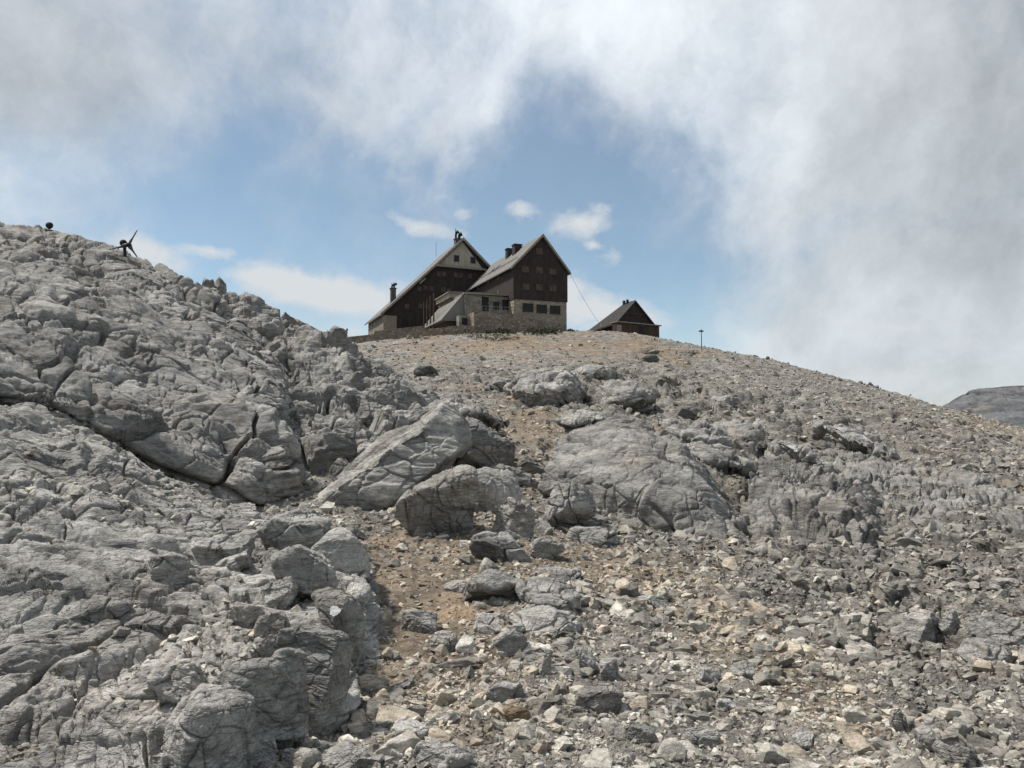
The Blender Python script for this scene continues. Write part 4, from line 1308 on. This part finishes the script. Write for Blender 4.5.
# ---- signpost on the ridge
h_, _n = hitY(701.5, 350)
Ys = h_.y if h_ else 105
s0 = V3(701.6, 347, Ys); hp = V3(701.6, 329.3, Ys).z - s0.z
S = empty('signpost', s0, 0, 'thin signpost with a short cross board standing alone on the ridge', 'signpost')
part('pole', tube([(0, 0, -.5), (0, 0, hp)], [.07, .055]), M_IRON, S)
for (x0, x1, zz, rz_) in ((-.34, .34, hp - .36, 0),):
    part('sign_board', join([prism([(x0, zz), (x1 - .15, zz), (x1, zz + .1), (x1 - .15, zz + .2), (x0, zz + .2)], -.10, -.062)]), M_DARK, S)
# ---- thin post by the retaining wall
h_, _n = hitY(347, 342)
p0 = V3(347, 339, 119)
v, f = tube([(0, 0, -.3), (0, 0, 1.5)], .05, 8)
v2, f2 = tube([(0, 0, 1.3), (0, 0, 1.62)], .13, 8)
v, f = join([(v, f), (v2, f2)])
o = link('marker_post', mesh_from('marker_post', v, f, M_DARK)); o.location = p0
tag(o, 'thin dark marker post at the left end of the long low wall', 'post')

# ------------------------------------------------------------------ wind turbine on the crag
h_, _n = hitY(126, 257)
YT = (h_.y if h_ else 31)
hub = V3(124.6, 244.5, YT)
foot = V3(125.5, 258, YT + .1)
T = empty('wind_turbine', foot, 0, 'small dark three bladed wind turbine on the crest of the left crag', 'wind turbine')
hl = hub - foot
part('mast', tube([(0, 0, -.6), tuple(hl * .96)], [.065, .055], 10), M_DARK, T, smooth=True)
# round generator housing
part('nacelle', tube([tuple(hl + Vector((-.02, .0, .02))), tuple(hl + Vector((.26, -.1, -.06)))], [.09, .06], 10), M_DARK, T, smooth=True)
bm = bmesh.new(); bmesh.ops.create_uvsphere(bm, u_segments=20, v_segments=12, radius=.125)
vv = [tuple(x.co * 1.0 + hl + Vector((-.02, -.05, .04))) for x in bm.verts]; fv = [tuple(y.index for y in x.verts) for x in bm.faces]; bm.free()
part('generator', (vv, fv), M_DARK, T, smooth=True)
root = hub + Vector((.24, -.2, -.06))
nose = root - foot
part('hub', tube([tuple(nose + Vector((-.03, .14, .02))), tuple(nose + Vector((0, .0, 0))), tuple(nose + Vector((.01, -.08, 0)))], [.08, .085, .03], 12), M_DARK, T, smooth=True)
for (tpx, tpy) in ((137.4, 230), (109.5, 249.6), (137.2, 257)):
    tip = V3(tpx, tpy, YT - .2) - foot
    ax_ = (tip - nose); Lb = ax_.length; ax_.normalize()
    side = ax_.cross(Vector((0, 1, 0))).normalized()
    V_, F_ = [], []
    nst = 10
    for i in range(nst):
        t_ = i / (nst - 1)
        ch = .035 + .11 * math.exp(-((t_ - .2) / .16) ** 2) * .6 + .055 * (1 - t_)
        tw = R(24 * (1 - t_) ** 1.5 + 4)
        cdir = side * math.cos(tw) + Vector((0, 1, 0)) * math.sin(tw)
        ndir = ax_.cross(cdir).normalized()
        cen_ = nose + ax_ * (Lb * t_)
        for j in range(8):
            a_ = 2 * math.pi * j / 8
            V_.append(tuple(cen_ + cdir * ch * .5 * math.cos(a_) + ndir * ch * .13 * math.sin(a_)))
        if i:
            for j in range(8):
                F_.append(((i - 1) * 8 + j, (i - 1) * 8 + (j + 1) % 8, i * 8 + (j + 1) % 8, i * 8 + j))
    F_.append(tuple(range(8))[::-1]); F_.append(tuple((nst - 1) * 8 + j for j in range(8)))
    part('blade', (V_, F_), M_BLADE, T, smooth=True)

# unidentified round dark thing behind the crest's top rock: a plain ball, no lamp
kp = V3(49.4, 225.4, 31.6)
bm = bmesh.new(); bmesh.ops.create_uvsphere(bm, u_segments=24, v_segments=14, radius=.15)
vv = [tuple(Vector((x.co.x, x.co.y * .8, x.co.z * .92))) for x in bm.verts]; fv = [tuple(y.index for y in x.verts) for x in bm.faces]; bm.free()
v, f = join([(vv, fv), tube([(0, 0, -.1), (0, 0, -.55)], .05, 8)])
o = link('crest_ball', mesh_from('crest_ball', v, f, M_DARK)); o.location = kp
o.name = 'dark_ball'
tag(o, 'small dark ball showing above the topmost rock on the far left crest', 'ball')

# white painted trail mark on the end of the ledge
_bl = [q for q in COL.objects if q.name.startswith('ledge_block')]
_v, _f = [], []
for q in _bl:
    k0 = len(_v); _v += [tuple(x.co + q.location) for x in q.data.vertices]; _f += [tuple(i + k0 for i in y.vertices) for y in q.data.polygons]
_t2 = BVHTree.FromPolygons(_v, _f)
h_, n_, _i, _d = _t2.ray_cast(Vector((0, 0, CAMZ)), (V3(335, 612, 1.0) - Vector((0, 0, CAMZ))).normalized())
if h_ is None: h_, n_ = hitY(332, 609)
if h_:
    rg_ = np.random.default_rng(3)
    n_ = (n_ + Vector((0, -.5, .3))).normalized() if n_.y < 0 else Vector((-.15, -.8, .58)).normalized()
    n_ = n_ if n_.dot(Vector((0, 0, CAMZ)) - h_) > 0 else -n_
    a_ = n_.orthogonal().normalized(); b_ = n_.cross(a_)
    V_, F_ = [], []
    K = 26
    ringsr = [0, .4, .75, 1.0]
    dcam = (Vector((0, 0, CAMZ)) - h_).normalized()
    for ri, rr2 in enumerate(ringsr):
        for i in range(K):
            t_ = 2 * math.pi * i / K
            r_ = .035 * rr2 * (1 + .12 * math.sin(3 * t_ + 1) + .06 * rg_.normal())
            p_ = h_ + n_ * .05 + a_ * r_ * math.cos(t_) + b_ * r_ * math.sin(t_)
            q_ = p_ - n_ * .03
            V_.append(tuple(q_ - h_))
        if ri:
            for i in range(K):
                F_.append(((ri - 1) * K + i, (ri - 1) * K + (i + 1) % K, ri * K + (i + 1) % K, ri * K + i))
    o = link('trail_mark', mesh_from('trail_mark', V_, F_, M_WHITE)); o.location = h_
    tag(o, 'small worn white paint spot on the end of the stone ledge', 'trail mark')

# ------------------------------------------------------------------ far mountain at the right edge
mp_ = [(880, 470), (905, 440), (925, 420), (948, 402), (965, 393), (985, 388), (1010, 385.5), (1040, 384), (1090, 380), (1160, 385), (1260, 400), (1400, 440)]
YM = 900
nx_, ny_ = 420, 160
us = np.linspace(0, len(mp_) - 1, nx_)
crest = catmull(np.array([W(a, b, YM) for a, b in mp_]), nx_)
foot_ = crest.copy(); foot_[:, 2] = -160; foot_[:, 1] -= 330
backp = crest.copy(); backp[:, 2] -= 200; backp[:, 1] += 400
tt = np.linspace(0, 1, ny_)[:, None, None]
MG = foot_[None] * (1 - tt) + crest[None] * tt
MG[..., 2] = foot_[None, :, 2] + (crest[None, :, 2] - foot_[None, :, 2]) * (tt[..., 0] ** .75)
MG = np.concatenate([MG, crest[None] * .5 + backp[None] * .5, backp[None]], 0)
nM = grid_normals(MG)
if nM[80, 200, 1] > 0: nM = -nM
dM = rockdisp(MG.reshape(-1, 3), 26, .6, (70, 20, 30), .5, 801, strata=.8, rough=1.2, scales=[(1.6, .16, .12, .10), (.6, .05, .04, .05)])
MG = (MG.reshape(-1, 3) + nM.reshape(-1, 3) * dM[:, None] * np.array([1, 1, .35])).reshape(MG.shape)
f = gridfaces(*MG.shape[:2])
M_MTN = rock_material('mountain_rock', 22, lo=(.085, .09, .10), hi=(.21, .215, .225))
me = mesh_from('far_mountain', MG.reshape(-1, 3), f[:, ::-1], M_MTN)
o = tag(link('far_mountain', me), 'bare blue grey mountain behind the slope at the right edge', kind='structure')

# ------------------------------------------------------------------ low dark alpine plants and turf
M_TURF = plain('alpine_turf', (.050, .052, .028), .9, .45, 30)
M_TURFD = plain('dry_alpine_turf', (.11, .095, .058), .9, .4, 30)


def turf(px, py, wpx, hpx, n, label, name='turf_patch', mat=None, hh=.05, st=True):
    rg_ = np.random.default_rng(int(px * 7 + py))
    V_, F_ = [], []
    base = None
    clumps = []
    for _ in range(max(6, n // 45)):
        a_ = rg_.normal(0, .36, 2)
        h_, n_ = hitY(px + a_[0] * wpx, py + a_[1] * hpx)
        if h_ is None: continue
        if base is None: base = h_.copy()
        clumps.append((h_ - base, hh * rg_.uniform(.5, 1.7)))
    for q in range(n):
        if not clumps: break
        c0, r_ = clumps[rg_.integers(len(clumps))]
        d_ = rg_.normal(0, 1, 3); d_ /= np.linalg.norm(d_); d_[2] = abs(d_[2])
        o_ = c0 + Vector((d_[0] * r_ * 1.5, d_[1] * r_ * 1.5, d_[2] * r_ * .75))
        s_ = hh * rg_.uniform(.12, .3)
        a_ = Vector(rg_.normal(0, 1, 3)) * s_; b_ = Vector(rg_.normal(0, 1, 3)) * s_
        k_ = len(V_); V_ += [tuple(o_), tuple(o_ + a_), tuple(o_ + b_)]; F_.append((k_, k_ + 1, k_ + 2))
    if base is None: return
    o = link(name, mesh_from(name, V_, F_, mat or M_TURF)); o.location = base
    tag(o, label, 'turf', kind='stuff')


turf(560, 641, 20, 9, 900, 'green moss and grass patch between the rocks below the path cluster', hh=.035)
turf(578, 610, 10, 5, 300, 'dark green tuft at the foot of the ridged dark rock', hh=.03)
turf(90, 500, 50, 6, 700, 'dry brownish grass in a seam at the back of the ledge', mat=M_TURFD, hh=.035)
turf(42, 592, 16, 7, 400, 'tiny plants in a crack on the left of the ledge', mat=M_TURFD, hh=.022)
turf(55, 670, 16, 6, 400, 'mossy cushion in the ledge hollow near the left edge', mat=M_TURFD, hh=.018)
turf(358, 664, 8, 6, 260, 'small green plants at the foot of the ledge wall', hh=.022)
turf(710, 632, 14, 8, 260, 'small green plants in the brown scree streak', hh=.025, mat=M_TURFD)
turf(515, 331.5, 75, 4, 3600, 'dark green alpine scrub growing under the stone terrace', 'alpine_scrub', hh=.55)
turf(495, 338, 40, 5, 1500, 'brownish scrub on the bank below the terrace scrub', 'alpine_scrub', M_TURFD, hh=.4)
turf(400, 338, 40, 3, 700, 'thin dry grass below the long low wall', 'alpine_scrub', M_TURFD, hh=.3)
turf(650, 353, 12, 3, 500, 'low dark scrub around the dark rocks below the hut', 'low_bush', hh=.3)
turf(694, 353, 8, 3, 400, 'low dark bush on the ridge left of the signpost', 'low_bush', M_TURFD, hh=.28)

# ------------------------------------------------------------------ sky and light
SUN_EL, SUN_AZ = 58.0, -72.0        # azimuth from straight ahead, + to the right
world = bpy.data.worlds.new('World'); scene.world = world; world.use_nodes = True
nt = world.node_tree; nt.nodes.clear()
out = nt.nodes.new('ShaderNodeOutputWorld')
sky = nt.nodes.new('ShaderNodeTexSky'); sky.sky_type = 'NISHITA'; sky.sun_disc = False
sky.sun_elevation = R(SUN_EL); sky.sun_rotation = R(SUN_AZ); sky.altitude = 2500; sky.air_density = 1.0; sky.dust_density = 1.5; sky.ozone_density = 1.5
bg = nt.nodes.new('ShaderNodeBackground'); bg.inputs[1].default_value = SKY_STR = .115
tc = nt.nodes.new('ShaderNodeTexCoord'); sep = nt.nodes.new('ShaderNodeSeparateXYZ')
nrm = nt.nodes.new('ShaderNodeVectorMath'); nrm.operation = 'NORMALIZE'
nt.links.new(tc.outputs['Generated'], nrm.inputs[0]); nt.links.new(nrm.outputs[0], sep.inputs[0])
az = math_(nt, 'ARCTAN2', sep.outputs[0], sep.outputs[1])
el = math_(nt, 'ARCSINE', sep.outputs[2])
# ragged wisps: distort the angles
dn = nt.nodes.new('ShaderNodeTexNoise'); dn.inputs['Scale'].default_value = 5; dn.inputs['Detail'].default_value = 7; dn.inputs['Roughness'].default_value = .62
nt.links.new(nrm.outputs[0], dn.inputs['Vector'])
ds = nt.nodes.new('ShaderNodeSeparateColor'); nt.links.new(dn.outputs['Color'], ds.inputs[0])
azw = math_(nt, 'ADD', az, math_(nt, 'MULTIPLY', math_(nt, 'SUBTRACT', ds.outputs[0], .5), .20))
elw = math_(nt, 'ADD', el, math_(nt, 'MULTIPLY', math_(nt, 'SUBTRACT', ds.outputs[1], .5), .15))
az2 = math_(nt, 'ADD', az, math_(nt, 'MULTIPLY', math_(nt, 'SUBTRACT', ds.outputs[0], .5), .055))
el2 = math_(nt, 'ADD', el, math_(nt, 'MULTIPLY', math_(nt, 'SUBTRACT', ds.outputs[1], .5), .05))


def skyblob(px, py, sx, sy, ang=0, small=False, pw=1.0):
    """soft patch of cloud centred on a direction; sizes in pixels of view angle"""
    d = V3(px, py, 1.0) - Vector((0, 0, CAMZ)); d.normalize()
    a0, e0 = math.atan2(d.x, d.y), math.asin(d.z)
    A_, E_ = (az2, el2) if small else (azw, elw)
    dx = math_(nt, 'SUBTRACT', A_, a0); dy = math_(nt, 'SUBTRACT', E_, e0)
    c_, s_ = math.cos(R(ang)), math.sin(R(ang))
    u = math_(nt, 'ADD', math_(nt, 'MULTIPLY', dx, c_ * F / sx), math_(nt, 'MULTIPLY', dy, s_ * F / sx))
    v = math_(nt, 'ADD', math_(nt, 'MULTIPLY', dx, -s_ * F / sy), math_(nt, 'MULTIPLY', dy, c_ * F / sy))
    q = math_(nt, 'ADD', math_(nt, 'MULTIPLY', u, u), math_(nt, 'MULTIPLY', v, v))
    g_ = math_(nt, 'EXPONENT', math_(nt, 'MULTIPLY', q, -1))
    return math_(nt, 'MULTIPLY', g_, pw) if pw != 1 else g_


def total(l):
    t_ = l[0]
    for x in l[1:]: t_ = math_(nt, 'ADD', t_, x)
    return t_


wide = total([skyblob(60, 20, 330, 120, 0, pw=.85), skyblob(20, 180, 95, 90, pw=.55), skyblob(400, 90, 170, 70, -14, pw=.45), 
              skyblob(570, 0, 190, 60, 0, pw=.85), skyblob(950, 60, 230, 190, pw=1.3), skyblob(800, 150, 110, 110, 30, pw=.65), skyblob(930, 330, 170, 60, 14, pw=.9),
              skyblob(760, 300, 80, 70, 0, pw=.35), skyblob(1010, 220, 120, 170, pw=.8), skyblob(860, 370, 130, 30, -10, pw=.7), skyblob(215, 330, 220, 55, pw=.28),
              skyblob(640, 40, 130, 60, 30, pw=.45),
              skyblob(590, 200, 150, 140, 10, pw=-.8), skyblob(240, 210, 160, 65, -8, pw=-.8), skyblob(420, 190, 60, 25, -20, pw=-.3), skyblob(830, 232, 60, 16, 12, pw=-.75), skyblob(885, 318, 45, 18, 5, pw=-.65),
              skyblob(560, 260, 140, 50, 0, pw=-.35), skyblob(690, 240, 45, 70, 0, pw=-.35), skyblob(150, 175, 80, 40, 0, pw=-.3), skyblob(500, 105, 110, 20, 38, pw=.5), skyblob(650, 110, 60, 26, 30, pw=.3), skyblob(385, 165, 100, 16, -35, pw=.45), skyblob(455, 190, 14, 50, 0, pw=.4), skyblob(600, 160, 40, 12, 50, pw=.35), skyblob(250, 200, 70, 14, -20, pw=.3), skyblob(690, 200, 50, 14, 40, pw=.3)])
rotv = nt.nodes.new('ShaderNodeMapping'); rotv.inputs['Rotation'].default_value = (R(10), R(-32), R(15)); nt.links.new(nrm.outputs[0], rotv.inputs[0])
wv = mix(nt, .09, rotv.outputs[0], dn.outputs['Color'], 'ADD')
cn = tex(nt, wv, 3.4, 9, .60, (1.2, 1, 1))
cn2 = tex(nt, wv, 10, 8, .62, (1.35, 1, 1))
# beyond the part of the sky in view: broken cloud from noise alone
behind = ramp(nt, sep.outputs[1], [(.35, .48), (.62, .0)])
hi_ = ramp(nt, el, [(.55, 0.0), (.85, .40)])
cov = total([wide, math_(nt, 'MULTIPLY', math_(nt, 'SUBTRACT', cn, .5), 3.6), math_(nt, 'MULTIPLY', math_(nt, 'SUBTRACT', cn2, .5), 1.3), behind, hi_])
cov = math_(nt, 'ADD', math_(nt, 'MULTIPLY', cov, .46), .22)
wide_f = ramp(nt, cov, [(.0, .10), (.22, .24), (.38, .45), (.56, .68), (.85, .88)])
puff = total([skyblob(300, 285, 52, 14, -8, True, 1.2), skyblob(350, 298, 52, 15, -4, True, 1.3), skyblob(250, 272, 30, 10, 0, True, .6), skyblob(135, 250, 36, 14, -14, True, 1.1),
              skyblob(208, 248, 24, 5, 0, True, .85), skyblob(521, 215, 15, 10, 0, True, 1.1), skyblob(583, 224, 26, 13, 15, True, 1.1), skyblob(612, 254, 13, 9, 0, True, .9),
              skyblob(592, 246, 8, 4, 0, True, .8), skyblob(600, 308, 34, 20, 0, True, 1.2), skyblob(645, 316, 24, 12, -10, True, 1.0), skyblob(428, 230, 38, 9, -10, True, .8),
              skyblob(462, 215, 8, 6, 0, True, .6), skyblob(575, 292, 14, 18, 0, True, .8), skyblob(330, 335, 70, 10, 0, True, .6), skyblob(885, 329, 34, 3.5, 0, True, .8),
              skyblob(890, 380, 60, 14, -8, True, .6), skyblob(950, 350, 40, 28, 0, True, .55)])
cn3 = tex(nt, nrm.outputs[0], 26, 8, .66, (1, 1, 1.6))
pf = total([math_(nt, 'MULTIPLY', puff, .8), math_(nt, 'MULTIPLY', math_(nt, 'SUBTRACT', cn3, .5), 1.5), math_(nt, 'MULTIPLY', math_(nt, 'SUBTRACT', cn2, .5), .8)])
gate = ramp(nt, puff, [(.06, 0.0), (.35, 1.0)])
puff_f = math_(nt, 'MULTIPLY', ramp(nt, pf, [(.12, 0.0), (.42, .45), (.85, 1.0)]), gate)
# cloud brightness
glow = skyblob(520, -60, 330, 190, 0)
whit = total([skyblob(760, 130, 90, 110, 30), skyblob(850, 330, 150, 60, 10), skyblob(20, 165, 80, 40)])
grey = total([skyblob(1030, 60, 130, 150, 0, pw=1.0), skyblob(90, 80, 280, 80, 8, pw=.7), skyblob(990, 250, 110, 50, 0, pw=.5)])
bri = total([math_(nt, 'MULTIPLY', glow, .32), math_(nt, 'MULTIPLY', whit, .10), math_(nt, 'MULTIPLY', grey, -.15), math_(nt, 'MULTIPLY', math_(nt, 'SUBTRACT', cn2, .5), .40), math_(nt, 'MULTIPLY', math_(nt, 'SUBTRACT', cn, .5), -.18)])
cb = math_(nt, 'ADD', bri, .49)
ccol = nt.nodes.new('ShaderNodeCombineColor')
nt.links.new(math_(nt, 'MULTIPLY', cb, .95), ccol.inputs[0]); nt.links.new(math_(nt, 'MULTIPLY', cb, 1.0), ccol.inputs[1]); nt.links.new(math_(nt, 'MULTIPLY', cb, 1.045), ccol.inputs[2])
bgc = nt.nodes.new('ShaderNodeBackground'); bgc.inputs[1].default_value = 1.0; nt.links.new(ccol.outputs[0], bgc.inputs[0])
bgp = nt.nodes.new('ShaderNodeBackground'); bgp.inputs[0].default_value = (.53, .555, .575, 1); bgp.inputs[1].default_value = 1.0
nt.links.new(mix(nt, 1.0, sky.outputs[0], (1.02, 1.0, .84), 'MULTIPLY'), bg.inputs[0])
m1 = nt.nodes.new('ShaderNodeMixShader'); nt.links.new(wide_f, m1.inputs[0]); nt.links.new(bg.outputs[0], m1.inputs[1]); nt.links.new(bgc.outputs[0], m1.inputs[2])
m2 = nt.nodes.new('ShaderNodeMixShader'); nt.links.new(puff_f, m2.inputs[0]); nt.links.new(m1.outputs[0], m2.inputs[1]); nt.links.new(bgp.outputs[0], m2.inputs[2])
nt.links.new(m2.outputs[0], out.inputs[0])

sun_d = bpy.data.lights.new('sun', 'SUN'); sun_d.energy = 4.0; sun_d.angle = R(6); sun_d.color = (1.0, .95, .88)
sun = bpy.data.objects.new('sun', sun_d); COL.objects.link(sun)
dv = Vector((math.sin(R(SUN_AZ)) * math.cos(R(SUN_EL)), math.cos(R(SUN_AZ)) * math.cos(R(SUN_EL)), math.sin(R(SUN_EL))))
sun.rotation_euler = dv.to_track_quat('Z', 'Y').to_euler(); sun.location = (0, 0, 60)
vs = scene.view_settings
vs.view_transform = 'Standard'; vs.look = 'None'; vs.exposure = 0.38; vs.gamma = 1; vs.use_curve_mapping = False

cy = scene.cycles
cy.max_bounces = 4; cy.diffuse_bounces = 2; cy.glossy_bounces = 1; cy.transmission_bounces = 1; cy.use_adaptive_sampling = True; cy.adaptive_threshold = .02
